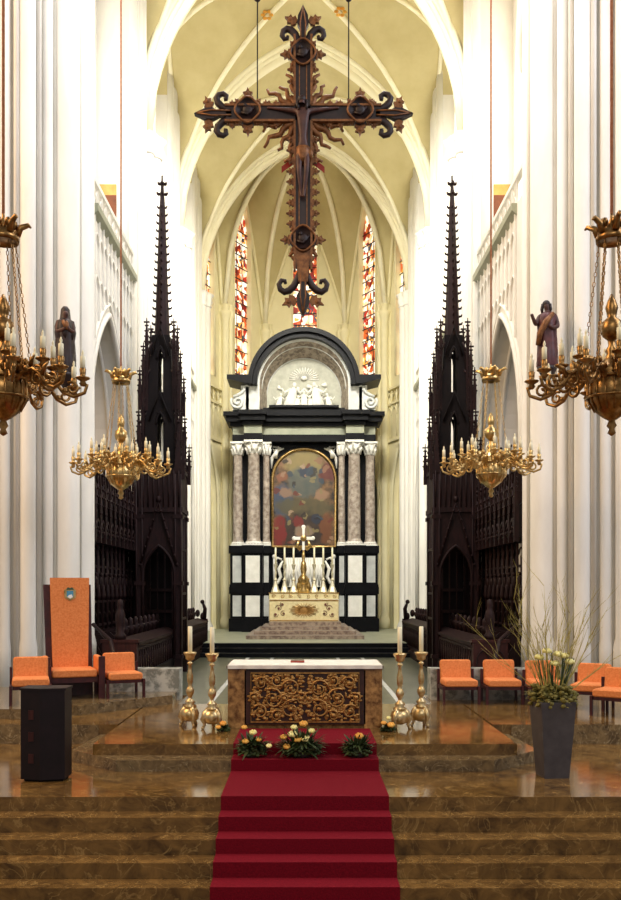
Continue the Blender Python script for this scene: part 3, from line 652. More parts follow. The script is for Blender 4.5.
# ================================================================== chairs
def rbox(mb, x0, x1, y0, y1, z0, z1, r=0.03, n=3):
    """box with rounded vertical-plane (xz) corners and softened front"""
    pts = []
    for cx, cz, a0 in ((x1-r, z0+r, -pi/2), (x1-r, z1-r, 0), (x0+r, z1-r, pi/2), (x0+r, z0+r, pi)):
        for i in range(n+1): a = a0+pi/2*i/n; pts.append((cx+r*cos(a), cz+r*sin(a)))
    N = len(pts); b = r*0.5; cx = (x0+x1)/2; cz = (z0+z1)/2
    def sh(p, k): return (cx+(p[0]-cx)*(1-k/(x1-x0)*2), cz+(p[1]-cz)*(1-k/(z1-z0)*2))
    rings = [([sh(p, b) for p in pts], y0), (pts, y0+b), (pts, y1-b), ([sh(p, b) for p in pts], y1)]
    vs = [(p[0], yy, p[1]) for P_, yy in rings for p in P_]
    fs = [tuple(range(N)), tuple(range(3*N, 4*N))[::-1]]
    for i in range(3):
        for k in range(N): fs.append((i*N+k, i*N+(k+1) % N, (i+1)*N+(k+1) % N, (i+1)*N+k))
    mb.add(vs, fs, False)
def chair(label, loc, rz, group=None):
    t = thing('chair', label, 'chair', loc, rz, group)
    mb = MB(); rbox(mb, -.31, .31, -.33, .24, .33, .46, .04); mb.build('seat', ORANGE, t)
    T = Matrix.Translation((0, .27, .40)) @ Matrix.Rotation(radians(-9), 4, 'X')
    mb = MB(T); rbox(mb, -.30, .30, -.05, .05, 0, .40, .05); mb.build('backrest', ORANGE, t)
    mb = MB(); mb.box(-.30, .30, -.30, .28, .27, .33); mb.build('seat_frame', CHW, t)
    for sx in (-1, 1):
        for y0, h in ((-.33, .34), (.26, .62)):
            mb = MB(); mb.box(sx*.31, sx*.355, y0, y0+.06, 0, h); mb.build('leg', CHW, t)
        mb = MB(); mb.box(sx*.31, sx*.35, -.28, .27, .26, .33); mb.build('side_rail', CHW, t)
    return t
GC = 'orange velvet chairs on the right'
c0 = chair('orange upholstered chair, leftmost of the row right of the altar', (2.93, 17.2, 0), 0.03, GC)
place(c0, (3.76, 17.2, 0), -0.02, 'orange upholstered chair second in the row, before the dark stalls at right', GC)
place(c0, (4.52, 17.0, 0), -0.06, 'orange upholstered chair seen behind the twigs of the grey planter', GC)
place(c0, (5.2, 16.35, 0), -0.5, 'orange upholstered chair at right edge, turned in, the farther of two', GC)
place(c0, (5.35, 15.45, 0), -0.65, 'orange upholstered chair at right edge, turned in, the nearer of two', GC)
GL = 'orange velvet side chairs beside the tall chair'
place(c0, (-3.42, 16.85, 0.165), 0.42, 'low orange chair directly right of the tall orange throne', GL)
place(c0, (-4.8, 15.75, 0.165), 0.3, 'low orange chair at the left edge, partly behind the dark lectern', GL)
# tall throne
t = thing('throne_chair', 'very tall orange backed throne chair with a coat of arms on top', 'chair', (-4.32, 16.7, 0.165), 0.36)
mb = MB(); rbox(mb, -.40, .40, -.42, .30, .40, .54, .04); mb.build('seat', ORANGE, t)
Tb = Matrix.Translation((0, .30, .42)) @ Matrix.Rotation(radians(-5), 4, 'X')
mb = MB(Tb); mb.prism([(-.32, 0), (.32, 0), (.36, 1.80), (-.36, 1.80)], 'xz', -.05, .05); bk = mb.build('backrest', ORANGE, t)
mb = MB(Tb); mb.prism([(-.42, -.42), (.42, -.42), (.40, 1.68), (-.48, 1.68)], 'xz', .052, .12); mb.build('back_panel', CHW, t)
mb = MB(); mb.box(-.42, .42, -.38, .32, .30, .40); mb.build('seat_frame', CHW, t)
for sx in (-1, 1):
    mb = MB(); mb.box(sx*.42, sx*.56, -.38, .30, .52, .78) if False else None
    mb = MB(); rbox(mb, min(sx*.42, sx*.52), max(sx*.42, sx*.52), -.36, .30, .42, .76, .03); mb.build('arm_cushion', ORANGE, t)
    mb = MB(); mb.box(sx*.43, sx*.54, -.44, -.36, 0, .77); mb.build('front_post', CHW, t)
    mb = MB(); mb.box(sx*.44, sx*.54, .24, .32, 0, .5); mb.build('leg', CHW, t)
em = MB(Tb); em.prism([(-.10, 1.42), (0, 1.36), (.10, 1.42), (.11, 1.56), (.06, 1.60), (-.06, 1.60), (-.11, 1.56)], 'xz', -.062, -.05); e_ = em.build('coat_of_arms', GOLD, t)
MB(Tb).prism([(-.06, 1.44), (0, 1.40), (.06, 1.44), (.06, 1.55), (-.06, 1.55)], 'xz', -.07, -.062).build('shield', BLUEM, e_)
MB(Tb).prism([(-.05, 1.43), (0, 1.40), (.05, 1.43), (.03, 1.48), (-.02, 1.47)], 'xz', -.075, -.07).build('shield_charge', WHITE, e_)
MB(Tb).prism([(-.07, 1.57), (.07, 1.57), (.04, 1.62), (0, 1.60), (-.04, 1.62)], 'xz', -.075, -.06).build('hat', GREENM, e_)
for s, sd in ((-1, 'left'), (1, 'right')):
    o = MB().prism([(s*2.46, 17.6), (s*5.0, 17.6), (s*5.0, 18.1), (s*2.46, 18.1)], 'xy', 0.0, 0.60).build('stone_block', GREYB)
    tag(o, 'low speckled grey marble wall block behind the chairs on the '+sd, 'stone block')

# ================================================================== choir stalls (built for the right side, mirrored by a matrix)
def stall_side(s, side, tx):
    Tm = Matrix.Scale(s, 4, (1, 0, 0))
    # tall canopied back row
    t = thing('canopied_choir_stall', 'long dark carved oak stall back with pinnacled canopy, '+side+' side of the choir', 'choir stall', (0, 0, 0))
    X0 = 5.36
    mb = MB(Tm); mb.box(X0, X0+0.12, 21.2, 28.1, -0.3, 5.2); mb.build('back_panel', OAKB, t)
    mb = MB(Tm)
    nb = 12; st = 6.6/nb
    for i in range(nb+1):
        y = 21.35+i*st
        mb.tube([(X0-0.05, y, 0.9), (X0-0.05, y, 3.4)], 0.045, 6)
        mb.tube([(X0-0.03, y+st/2, 1.3), (X0-0.03, y+st/2, 3.0)], 0.025, 5)
        mb.lathe([(0.06, 1.9), (0.075, 2.0), (0.05, 2.25), (0.03, 2.3)], 6, (X0-0.07, y, 0))
        if i < nb:
            for zc, hh in ((2.9, .3), (2.0, .22), (1.3, .2)):
                mb.tube([(X0-0.04, u, z) for u, z in pointed(st/2, hh, 5, y+st/2, zc)], 0.02, 4)
            mb.ball((X0-0.07, y+st/2, 2.35), (0.06, 0.09, 0.16), 7, 5); mb.ball((X0-0.08, y+st/2, 2.55), 0.055, 6, 4)
    for z in (1.25, 1.85, 2.75): mb.box(X0-0.06, X0, 21.3, 28.1, z-0.03, z+0.03)
    mb.build('tracery', OAK, t)
    mb = MB(Tm)
    mb.add([(X0, y, z) if q == 0 else (X0-0.35, y, z2) for y in (21.3, 28.0) for q, z, z2 in ((0, 3.3, 0), (1, 0, 3.45), (1, 0, 4.1), (0, 4.4, 0))], [(0, 1, 2, 3), (7, 6, 5, 4), (0, 4, 5, 1), (1, 5, 6, 2), (2, 6, 7, 3), (3, 7, 4, 0)])
    cn = mb.build('canopy', OAKB, t)
    mb = MB(Tm)
    for i in range(nb):
        y = 21.35+(i+.5)*st; XC = X0-0.38
        mb.tube([(XC, u, z) for u, z in pointed(st*0.46, 0.45, 5, y, 3.4)], 0.03, 4)
        mb.tube([(XC, y-st*.45, 3.75), (XC, y, 4.75), (XC, y+st*.45, 3.75)], 0.035, 4)
        for q in range(1, 5):
            for sg in (-1, 1): mb.ball((XC-0.02, y+sg*st*.45*(1-q/5), 3.75+q*0.2+.05), 0.035, 5, 3)
        mb.tube([(XC, y, 4.7), (XC, y, 4.95)], 0.025, 4); mb.ball((XC, y, 4.97), (0.05, .05, .05), 5, 4)
        for q in range(3): mb.ball((XC, y+(q-1)*.12, 3.55+0.1*(q == 1)), (0.03, .05, .05), 5, 3)
        mb.box(X0-0.3, X0-0.05, y-.04, y+.04, 4.2, 5.0)
    mb.build('gable_row', OAK, cn)
    for i in range(nb+1):
        y = 21.35+i*st; h = 5.25+0.14*i*0.4+(0.35 if i % 2 else 0)
        mb = MB(Tm); mb.frustum((X0-.35, y, 3.3), (.06, .06), (X0-.35, y, 4.5), (.05, .05)); mb.frustum((X0-.35, y, 4.5), (.06, .06), (X0-.35, y, h), (.008, .008))
        for q in range(5):
            z = 4.6+q*(h-4.7)/5
            for sg in (-1, 1): mb.ball((X0-.35, y+sg*(0.075-q*.01), z), 0.03, 5, 3)
        mb.ball((X0-.35, y, h), 0.04, 5, 4); mb.build('pinnacle', OAK, t)
    MB(Tm).box(4.6, X0, 27.72, 27.8, -.3, 4.9).build('end_panel', OAKB, t)
    # raised seats row
    mb = MB(Tm); mb.box(X0-1.5, X0-.1, 21.1, 28.2, -0.35, 0.15); mb.build('platform', OAKB, t)
    for i in range(nb):
        y = 21.35+(i+.5)*st
        mb = MB(Tm); mb.box(X0-.5, X0-.05, y-st*.42, y+st*.42, .55, .62); mb.build('seat', OAK, t)
    for i in range(nb+1):
        y = 21.35+i*st; mb = MB(Tm)
        mb.prism([(X0-.02, .15), (X0-.5, .15), (X0-.55, .6), (X0-.45, .8), (X0-.6, 1.0), (X0-.5, 1.1), (X0-.02, 1.15)], 'xz', y-.03, y+.03); mb.build('seat_divider', OAK, t)
    # front desks
    d = thing('choir_stall_desk', 'low front desk row of the dark oak stalls with carved knobs, '+side+' side', 'choir stall', (0, 0, 0))
    XD = 3.95
    mb = MB(Tm); mb.box(XD, XD+0.06, 21.0, 36.0, -.35, .86); mb.box(XD+.06, XD+.6, 21.0, 36.0, -.35, -.1); mb.build('front_board', OAKR, d)
    mb = MB(Tm); mb.prism([(XD-.08, .86), (XD+.35, .98), (XD+.35, 1.03), (XD-.08, .92)], 'xz', 21.0, 36.0); mb.build('desk_top', OAK, d)
    mb = MB(Tm)
    mb.box(XD-.07, XD, 21, 36, -.35, -.1); mb.box(XD-.04, XD, 21, 36, .02, .07); mb.box(XD-.04, XD, 21, 36, .74, .8)
    for i in range(46):
        y = 21.1+i*.325
        mb.tube([(XD-.03, y, .05), (XD-.03, y, .75)], 0.022, 4)
        if i < 45: mb.tube([(XD-.02, u, z) for u, z in pointed(.16, .14, 4, y+.1625, .58)], 0.015, 4)
    mb.build('panel_tracery', OAK, d)
    for i in range(22):
        y = 21.6+i*.68
        mb = MB(Tm); mb.lathe([(.07, .95), (.05, 1.05), (.09, 1.12), (.1, 1.2), (.05, 1.27), (.075, 1.33), (.05, 1.42), (.01, 1.46)], 8, (XD+.5, y, 0)); mb.ball((XD+.44, y, 1.22), (.07, .06, .05), 6, 4)
        mb.build('carved_knob', OAK, d)
    # end pieces
    mb = MB(Tm); mb.box(XD-.05, XD+.75, 20.85, 21.0, -.35, 0.93); mb.box(XD-.09, XD+.79, 20.82, 21.03, .93, 1.0); mb.box(XD-.09, XD+.79, 20.82, 21.0, -.35, -.15)
    ep = mb.build('end_panel', OAKR, d)
    mb = MB(Tm)
    for u in (XD+.17, XD+.53): mb.tube([(x, 20.83, z) for x, z in pointed(.14, .25, 5, u, .5)]+[(u+.14, 20.83, .0), (u-.14, 20.83, .0)], 0.02, 4, closed=True)
    mb.build('end_tracery', OAK, ep)
    mb = MB(Tm); mb.lathe([(.13, 1.0), (.14, 1.1), (.09, 1.15), (.11, 1.35), (.12, 1.55), (.08, 1.68), (.06, 1.72), (.075, 1.8), (.06, 1.9), (.01, 1.94)], 10, (XD+.35, 20.95, 0), mod=lambda a, z: 1+.12*sin(5*a)); mb.build('finial_figure', OAK, d)
    mb = MB(Tm); mb.prism([(36.0, -.35), (36.12, -.35), (36.12, 1.0), (36.0, 1.0)], 'yz', XD-.05, XD+1.0)
    for q in range(4): mb.ball((XD+.15+q*.2, 36.05, 1.1+.12*(q % 2)), (.1, .1, .15), 7, 5)
    mb.tube([(XD+.1, 36.05, 1.0), (XD+.05, 36.0, 1.4), (XD+.12, 35.9, 1.62)], [.1, .08, .05], 7); mb.ball((XD+.14, 35.9, 1.68), .09, 7, 5)
    mb.build('end_carving', OAK, d)
    mb = MB(Tm); mb.prism([(20.75, .9), (20.75, 1.0), (23.4, .55), (23.4, .45)], 'yz', XD-.55, XD-.5) if False else None
    # sloping handrail at the stair end
    h = MB(Tm); h.tube([(XD+.05, 19.2, .35), (XD+.5, 20.6, 1.0), (XD+1.0, 21.0, 1.35)], .045, 6); h.tube([(XD+.05, 19.2, -.35), (XD+.05, 19.2, .4)], .05, 6); h.build('stair_rail', OAK, d)
    # tower
    y0 = 27.0
    w_ = thing('stall_tower', 'towering dark oak openwork spire over the choir stalls on the '+side, 'spire', (s*tx*.931, y0, .148)); w_.scale = (.931, .931, .931)
    hw = .68
    for sx in (-1, 1):
        for sy in (-1, 1):
            mb = MB(); x, y = sx*hw*.9, sy*hw*.9
            mb.box(x-.11, x+.11, y-.11, y+.11, -.53, 5.9)
            for z in (.0, 2.3, 4.4): mb.box(x-.15, x+.15, y-.15, y+.15, z, z+.12)
            for q in (-1, 1): mb.tube([(x+q*.09, y-.12, 0), (x+q*.09, y-.12, 5.8)], .03, 5)
            mb.frustum((x, y, 5.9), (.12, .12), (x, y, 7.4), (.02, .02))
            for q in range(6):
                z = 6.0+q*.22
                for g in (-1, 1): mb.ball((x+g*(.13-q*.015), y, z), .04, 5, 3)
            mb.ball((x, y, 7.45), .06, 5, 4); mb.build('corner_buttress', OAK, w_)
    mb = MB(); mb.box(-hw, hw, hw-.05, hw+.02, -.53, 5.9); mb.build('rear_panel', OAKB, w_)
    for fy, nm in ((-hw, 'front'),):
        mb = MB()
        def P(u, ww, z): return (u, fy+ww, z)
        arched_wall(mb, P, -hw, hw, 1.4, 4.6, 0, .5, 2.6, .95, 1.4-.0001, 0, .08)
        mb.tube([P(-.58, -.05, 2.9), P(0, -.05, 4.9), P(.58, -.05, 2.9)], .05, 5)
        mb.tube([P(u, -.04, z) for u, z in outline(0, .5, 2.6, .95, 0, 8)], .05, 6)
        for q in range(7):
            for g in (-1, 1): mb.ball(P(g*.58*(1-q/7), -.07, 2.95+q*.28), .05, 5, 3)
        mb.ball(P(0, -.05, 5.0), (.09, .07, .12), 6, 4)
        mb.build('arch_gable', OAK, w_)
    for sx in (-1, 1):
        mb = MB()
        for z in (1.2, 2.0, 3.4, 4.5): mb.box(sx*hw-.03, sx*hw+.03, -hw, hw, z, z+.08)
        for q in range(5): mb.tube([(sx*hw, -hw+.2+q*.25, -.3), (sx*hw, -hw+.2+q*.25, 4.5)], .03, 4)
        mb.box(sx*hw-.02, sx*hw+.02, -hw, hw, 4.5, 5.9)
        mb.build('side_panel', OAK, w_)
    mb = MB()
    for q in range(-2, 3): mb.tube([(q*.24, .5, -.3), (q*.24, .5, 3.4)], .03, 4)
    mb.box(-.6, .6, .45, .55, 1.4, 1.5); mb.box(-.6, .6, .3, .6, .5, .6); mb.box(-.6, .6, .45, .55, 2.1, 2.2)
    mb.build('inner_tracery', OAK, w_)
    mb = MB(); mb.box(-.75, .75, -.75, .75, 4.6, 4.75); mb.box(-.72, .72, -.72, -.66, 4.75, 5.9)
    for q in range(9): mb.tube([(-.64+q*.16, -.74, 4.75), (-.64+q*.16, -.74, 5.9)], .025, 4)
    mb.box(-.75, .75, -.75, .75, 5.85, 5.97); mb.build('frieze', OAK, w_)
    # open lantern stages, diminishing; each has four posts, slit openings and pinnacles
    stages = [(5.97, 8.2, .50, .42), (8.2, 10.3, .40, .27)]
    for k, (za, zb, ha, hb) in enumerate(stages):
        st_ = MB()
        for sx in (-1, 1):
            for sy in (-1, 1):
                st_.frustum((sx*ha*.64, sy*ha*.64, za), (ha*.40, ha*.34), (sx*hb*.64, sy*hb*.64, zb), (hb*.40, hb*.36))
        st_.box(-ha*.9, ha*.9, -ha*.9, ha*.9, za, za+.25); st_.box(-hb*1.0, hb*1.0, -hb*1.0, hb*1.0, zb-.42, zb)
        for sy in (-1, 1):
            st_.tube([(x, sy*ha*.85, z) for x, z in pointed(ha*.28, .4, 5, 0, zb-.8)], .045, 5)
            st_.tube([(-ha*.7, sy*ha*.95, zb-.7), (0, sy*ha*.95, zb+.25), (ha*.7, sy*ha*.95, zb-.7)], .04, 4)
            st_.tube([(0, sy*ha*.6, za), (0, sy*ha*.6, zb-.4)], .018, 4)
        lan = st_.build('lantern_stage', OAKB, w_)
        for sx in (-1, 1):
            for sy in (-1, 1):
                for ring, zt in ((1.08, zb+.25), (1.3, zb-.55), (1.55, za+.75)):
                    x, y = sx*ha*ring, sy*ha*ring*.9
                    p_ = MB(); p_.box(x-.05, x+.05, y-.05, y+.05, za-.35, zt-.6); p_.frustum((x, y, zt-.6), (.06, .06), (x, y, zt+.25), (.01, .01))
                    for q in range(4):
                        for g in (-1, 1): p_.ball((x+g*(.07-.01*q), y, zt-.5+q*.17), .03, 5, 3)
                    p_.box(x-.09, x+.09, y-.03, y+.03, zt+.1, zt+.14)
                    p_.tube([(x, y, zt-.9), (sx*ha*.7, sy*ha*.7, zt-.5)], .03, 4)
                    p_.build('pinnacle', OAK, lan)
    mb = MB(); za, zb, r0 = 10.3, 15.25, .25
    mb.lathe([(r0, za), (r0*.9, za+.6), (r0*.68, za+2.0), (.10, zb-.9), (.05, zb-.1), (.03, zb)], 8, smooth=False)
    mb.tube([(0, 0, zb-.1), (0, 0, zb+.25)], .03, 5)
    for z, r in ((zb-.35, .14), (zb-.02, .11)):
        for q in range(4): a = q*pi/2+.1; mb.ball((r*.8*cos(a), r*.8*sin(a), z), (.07, .07, .05), 6, 4); mb.ball((r*1.15*cos(a), r*1.15*sin(a), z+.04), .035, 5, 3)
    sp = mb.build('spire', OAK, w_)
    for q in range(17):
        z = za+.15+q*.25; f_ = (z-za)/(zb-za); r = .04+(r0-.02)*(1-f_)**.9
        mb = MB()
        for e in range(4):
            a = e*pi/2
            mb.tube([(0, 0, z-.02), (r*.8*cos(a), r*.8*sin(a), z), ((r+.05)*cos(a), (r+.05)*sin(a), z+.02), ((r+.075)*cos(a), (r+.075)*sin(a), z+.08)], [.05, .045, .035, .02], 5)
        mb.build('crocket_ring', OAK, sp)
    return t
stall_side(-1, 'left', 4.6); stall_side(1, 'right', 4.74)

# ================================================================== high altar reredos
RX, RY = -0.05, 44.0
t = thing('high_altar_reredos', 'huge black and white marble portico reredos with columns behind the high altar', 'reredos', (RX, RY, 0.112))
Z0 = 0.112
def B(*a, T=None): m_ = MB(T or Matrix.Translation((0, 0, -Z0))); m_.box(*a); return m_
D = Matrix.Translation((0, 0, -Z0))
mb = MB(D); mb.box(-3.55, 3.55, .9, 1.7, Z0, 10.2); mb.build('rear_wall', BLACK, t)
for s in (-1, 1):
    # stepped pedestals: outer, projecting middle, inner
    for (a, b, y, nm) in ((2.95, 3.62, .15, 'o'), (2.02, 2.95, -.35, 'm'), (1.68, 2.02, .15, 'i')):
        m = MB(D); x0, x1 = sorted((s*a, s*b))
        m.box(x0-.06, x1+.06, y-.08, .9, Z0, .75); m.box(x0, x1, y, .9, .75, 4.0)
        m.box(x0-.05, x1+.05, y-.1, .9, 1.95, 2.3); m.box(x0-.03, x1+.03, y-.05, .9, 2.3, 2.42); m.box(x0-.06, x1+.06, y-.12, .9, 3.95, 4.32)
        pd = m.build('pedestal', BLACK, t)
        if nm == 'i': q = .05
        else: q = .12
        for za, zb in ((.86, 1.88), (2.52, 3.82)):
            m = MB(D); m.box(x0+q, x1-q, y-.03, y+.01, za, zb)
            m.build('marble_panel', WHITE if nm == 'm' else GREYM, pd)
    for (cx, cy, r) in ((3.26, .45, .24), (2.46, 0.05, .31), (1.86, .45, .17)):
        c = MB(D); c.lathe([(r*1.35, 4.32), (r*1.35, 4.42), (r*1.2, 4.45), (r*1.25, 4.52), (r*1.05, 4.6), (r, 4.7), (r*1.02, 6.0), (r*.88, 8.75), (r*.95, 8.8)], 18, (s*cx, cy, 0)); col = c.build('column', COLM, t)
        c = MB(D); c.box(s*cx-r*1.4, s*cx+r*1.4, cy-r*1.4, cy+r*1.4, 4.32, 4.40); c.lathe([(r*1.35, 4.4), (r*1.35, 4.48), (r*1.15, 4.55)], 16, (s*cx, cy, 0)); c.build('column_base', WHITE, col)
        c = MB(D)
        for q in range(8):
            a = q*pi/4+.2
            c.tube([(s*cx+r*.9*cos(a), cy+r*.9*sin(a), 8.8), (s*cx+r*1.1*cos(a), cy+r*1.1*sin(a), 9.02), (s*cx+r*1.45*cos(a), cy+r*1.45*sin(a), 9.1)], [.07, .07, .03], 5)
            a += pi/8; c.tube([(s*cx+r*.95*cos(a), cy+r*.95*sin(a), 8.95), (s*cx+r*1.2*cos(a), cy+r*1.2*sin(a), 9.22), (s*cx+r*1.5*cos(a), cy+r*1.5*sin(a), 9.3)], [.06, .06, .03], 5)
        c.lathe([(r*.9, 8.78), (r*.98, 9.0), (r*1.2, 9.34)], 14, (s*cx, cy, 0)); c.box(s*cx-r*1.45, s*cx+r*1.45, cy-r*1.45, cy+r*1.45, 9.34, 9.44)
        c.build('capital', WHITE, col)
# entablature
def ent(prof_half, y, z0, z1, m, name):
    mb = MB(D); mb.box(-3.5-prof_half, 3.5+prof_half, y+.45, 1.7, z0, z1)
    for s in (-1, 1): mb.box(*sorted((s*(2.05-prof_half*.6), s*(2.92+prof_half*.6))), y, y+.6, z0, z1)
    return mb.build(name, m, t)
ent(.02, -.28, 9.44, 9.78, BLACK, 'architrave'); ent(0, -.22, 9.78, 10.18, GRNM, 'frieze')
ent(.12, -.36, 10.18, 10.36, BLACK, 'cornice'); ent(.3, -.62, 10.36, 10.62, BLACK, 'cornice'); ent(.42, -.8, 10.62, 10.82, BLACK, 'cornice')
mb = MB(D)
for q in range(48):
    x = -3.7+q*7.4/47; mb.box(x-.045, x+.045, -.05, .1, 10.36, 10.5)
mb.build('dentils', BLACK, t)
mb = MB(D); mb.box(-2.0, 2.0, -.05, 1.2, 10.82, 11.05); mb.box(-1.7, 1.7, -.2, 1.2, 11.05, 11.16); mb.box(-3.4, 3.4, .3, 1.6, 10.82, 10.98); mb.build('attic_step', BLACK, t)
# arched attic with a deep niche
C0 = 12.15
def ring(name, r0, r1, y0, y1, m, zc=C0, ext=0.0, n=40, parent=None):
    pts = arc(0, zc, r1, 0, pi, n)+arc(0, zc, r0, pi, 0, n)
    if ext: pts = [(r1, zc-ext)]+arc(0, zc, r1, 0, pi, n)+[(-r1, zc-ext), (-r0, zc-ext)]+arc(0, zc, r0, pi, 0, n)+[(r0, zc-ext)]
    return MB(D).prism(pts, 'xz', y0, y1).build(name, m, parent or t)
ring('arch_pediment', 2.28, 2.62, -.35, 1.7, BLACK); ring('arch_pediment_moulding', 2.5, 2.72, -.55, 1.0, BLACK)
ring('grey_archivolt', 2.17, 2.28, .0, 1.7, GREYM, ext=1.2)
mb = MB(D)
def nic(u, v):
    a = pi*v; r = 2.17-.3*u; zc = C0-.22*u
    return (r*cos(a), .05+1.3*u, zc+r*sin(a))
mb.grid(nic, 10, 48)
for s in (-1, 1): mb.grid(lambda u, v: (s*(2.17-.3*u), .05+1.3*u, (C0-.22*u)*(1-v)+10.98*v), 10, 4)
so = mb.build('niche_soffit', BRNM, t, rec=False)
mb = MB(D)
for v in range(0, 0):
    a = pi*v/40; mb.tube([(lambda p: (p[0]*.995, p[1], C0+(p[2]-C0)*.995))(nic(u, v/40)) for u in (0.05, .35)], .03, 4)
mb.tube([nic(.3, v/40) for v in range(41)], .03, 5); mb.tube([nic(.97, v/40) for v in range(41)], .035, 5)
mb.build('coffer_bands', GREYM, so)
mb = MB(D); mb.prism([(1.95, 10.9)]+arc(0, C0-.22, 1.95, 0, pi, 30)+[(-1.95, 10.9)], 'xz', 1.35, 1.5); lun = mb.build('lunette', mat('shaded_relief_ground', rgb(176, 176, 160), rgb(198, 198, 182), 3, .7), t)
mb = MB(D); rd = random.Random(3)
mb.box(-1.5, 1.5, .75, 1.35, 11.1, 11.2)
def figure(mb, x, z, h, lean, y=1.15, seed=0):
    r_ = random.Random(seed)
    mb.ball((x+lean*h*.9, y-.1, z+h*.9), (h*.085, h*.09, h*.1), 9, 7)
    mb.tube([(x, y, z), (x+lean*h*.25, y-.08, z+h*.3), (x+lean*h*.6, y-.1, z+h*.6), (x+lean*h*.85, y-.06, z+h*.8)], [h*.26, h*.2, h*.16, h*.07], 9)
    for q in range(6): a = r_.uniform(-.25, .25); mb.tube([(x+a*h, y-.2, z), (x+a*h*.6+lean*h*.3, y-.24, z+h*.35), (x+a*.3*h+lean*h*.6, y-.2, z+h*.65)], [h*.05, h*.05, h*.02], 5)
    for g in (-1, 1): mb.tube([(x+lean*h*.75+g*h*.1, y-.08, z+h*.75), (x+lean*h*.6+g*h*.3, y-.16, z+h*.6), (x+lean*h*.7+g*h*.42, y-.22, z+h*.75)], [h*.05, h*.045, h*.03], 6)
for a in ((-.75, 11.2, 1.35, .22), (.75, 11.2, 1.35, -.2), (-1.3, 11.2, .8, .2), (1.3, 11.2, .8, -.2), (0, 11.2, .95, 0), (-.35, 11.2, .7, .1), (.35, 11.2, .7, -.1)): figure(mb, *a, seed=int(a[0]*10))
for q in range(16): a = pi*q/15; mb.tube([(.2*cos(a), 1.33, 12.75+.2*sin(a)), (.75*cos(a), 1.33, 12.75+.75*sin(a)*.8)], [.02, .04], 4)
mb.ball((0, 1.25, 12.8), (.18, .1, .12), 8, 5)
for q in range(26): mb.ball((rd.uniform(-1.4, 1.4), 1.3, rd.uniform(11.3, 12.5)), (rd.uniform(.06, .16), .08, rd.uniform(.05, .12)), 7, 5)
mb.build('figure_relief', WHITE, lun)
for s in (-1, 1):
    m = MB(D); m.box(*sorted((s*2.24, s*2.85)), .1, 1.6, 10.98, 12.2); m.box(*sorted((s*2.28, s*3.1)), .2, 1.6, 11.9, 12.2); m.build('attic_wall', GREYM, t)
    m = MB(D); m.prism([(s*2.5, 12.2), (s*2.85, 12.2), (s*3.75, 12.42), (s*3.75, 12.62), (s*2.45, 12.62)], 'xz', -.3, 1.6); m.build('pediment_wing', BLACK, t)
    m = MB(D); m.tube([(s*x, .05, z) for x, z in spiral(3.25, 11.35, .33, .05, .6, -1.6 , 28)], .075, 6)
    m.tube([(s*2.9, .05, 12.0), (s*3.0, .05, 11.85), (s*3.2, .05, 11.72), (s*3.45, .05, 11.6)], .08, 6); m.prism([(s*2.7, 10.98), (s*3.5, 10.98), (s*3.45, 11.6), (s*3.0, 11.75), (s*2.9, 12.1), (s*2.7, 12.1)], 'xz', .1, .9); m.build('scroll_volute', GREYM, t)
    m = MB(D); figure(m, s*1.45, 8.75, .55, -s*.35, .85); m.tube([(s*1.62, .82, 8.2), (s*1.6, .82, 8.7), (s*1.3, .8, 9.1), (s*1.0, .82, 9.2)], [.03, .1, .1, .03], 6); m.tube([(s*1.5, .8, 9.0), (s*1.2, .78, 9.22), (s*1.55, .8, 9.28)], [.08, .07, .05], 6); m.build('carved_angel', WHITE, t)
# white marble relief behind the candles
mb = MB(D); mb.box(-1.0, 1.0, .5, .9, 2.3, 3.75); rl = mb.build('marble_drapery_relief', WHITE, t)
mb = MB(D)
for q in range(18): x = -0.95+q*.112; mb.tube([(x, .46, 3.7), (x+.05*sin(q), .42, 3.1), (x+.09*cos(q*2), .46, 2.4)], [.03, .07, .05], 6)
mb.build('relief_folds', WHITE, rl)
for s in (-1, 1):
    mb = MB(D); mb.tube([(s*1.05, .5, 3.6), (s*1.25, .5, 3.2), (s*1.15, .5, 2.8), (s*1.3, .5, 2.5), (s*1.5, .5, 2.45)], [.04, .09, .09, .08, .05], 7); mb.tube([(s*1.1, .5, 3.65), (s*1.3, .5, 3.75), (s*1.42, .5, 3.6), (s*1.35, .5, 3.45)], .06, 6)
    mb.tube([(s*1.46, .5, 2.3), (s*1.46, .5, 3.7)], .07, 7); mb.ball((s*1.46, .5, 3.8), .12, 8, 6); mb.build('marble_bracket', WHITE, t)
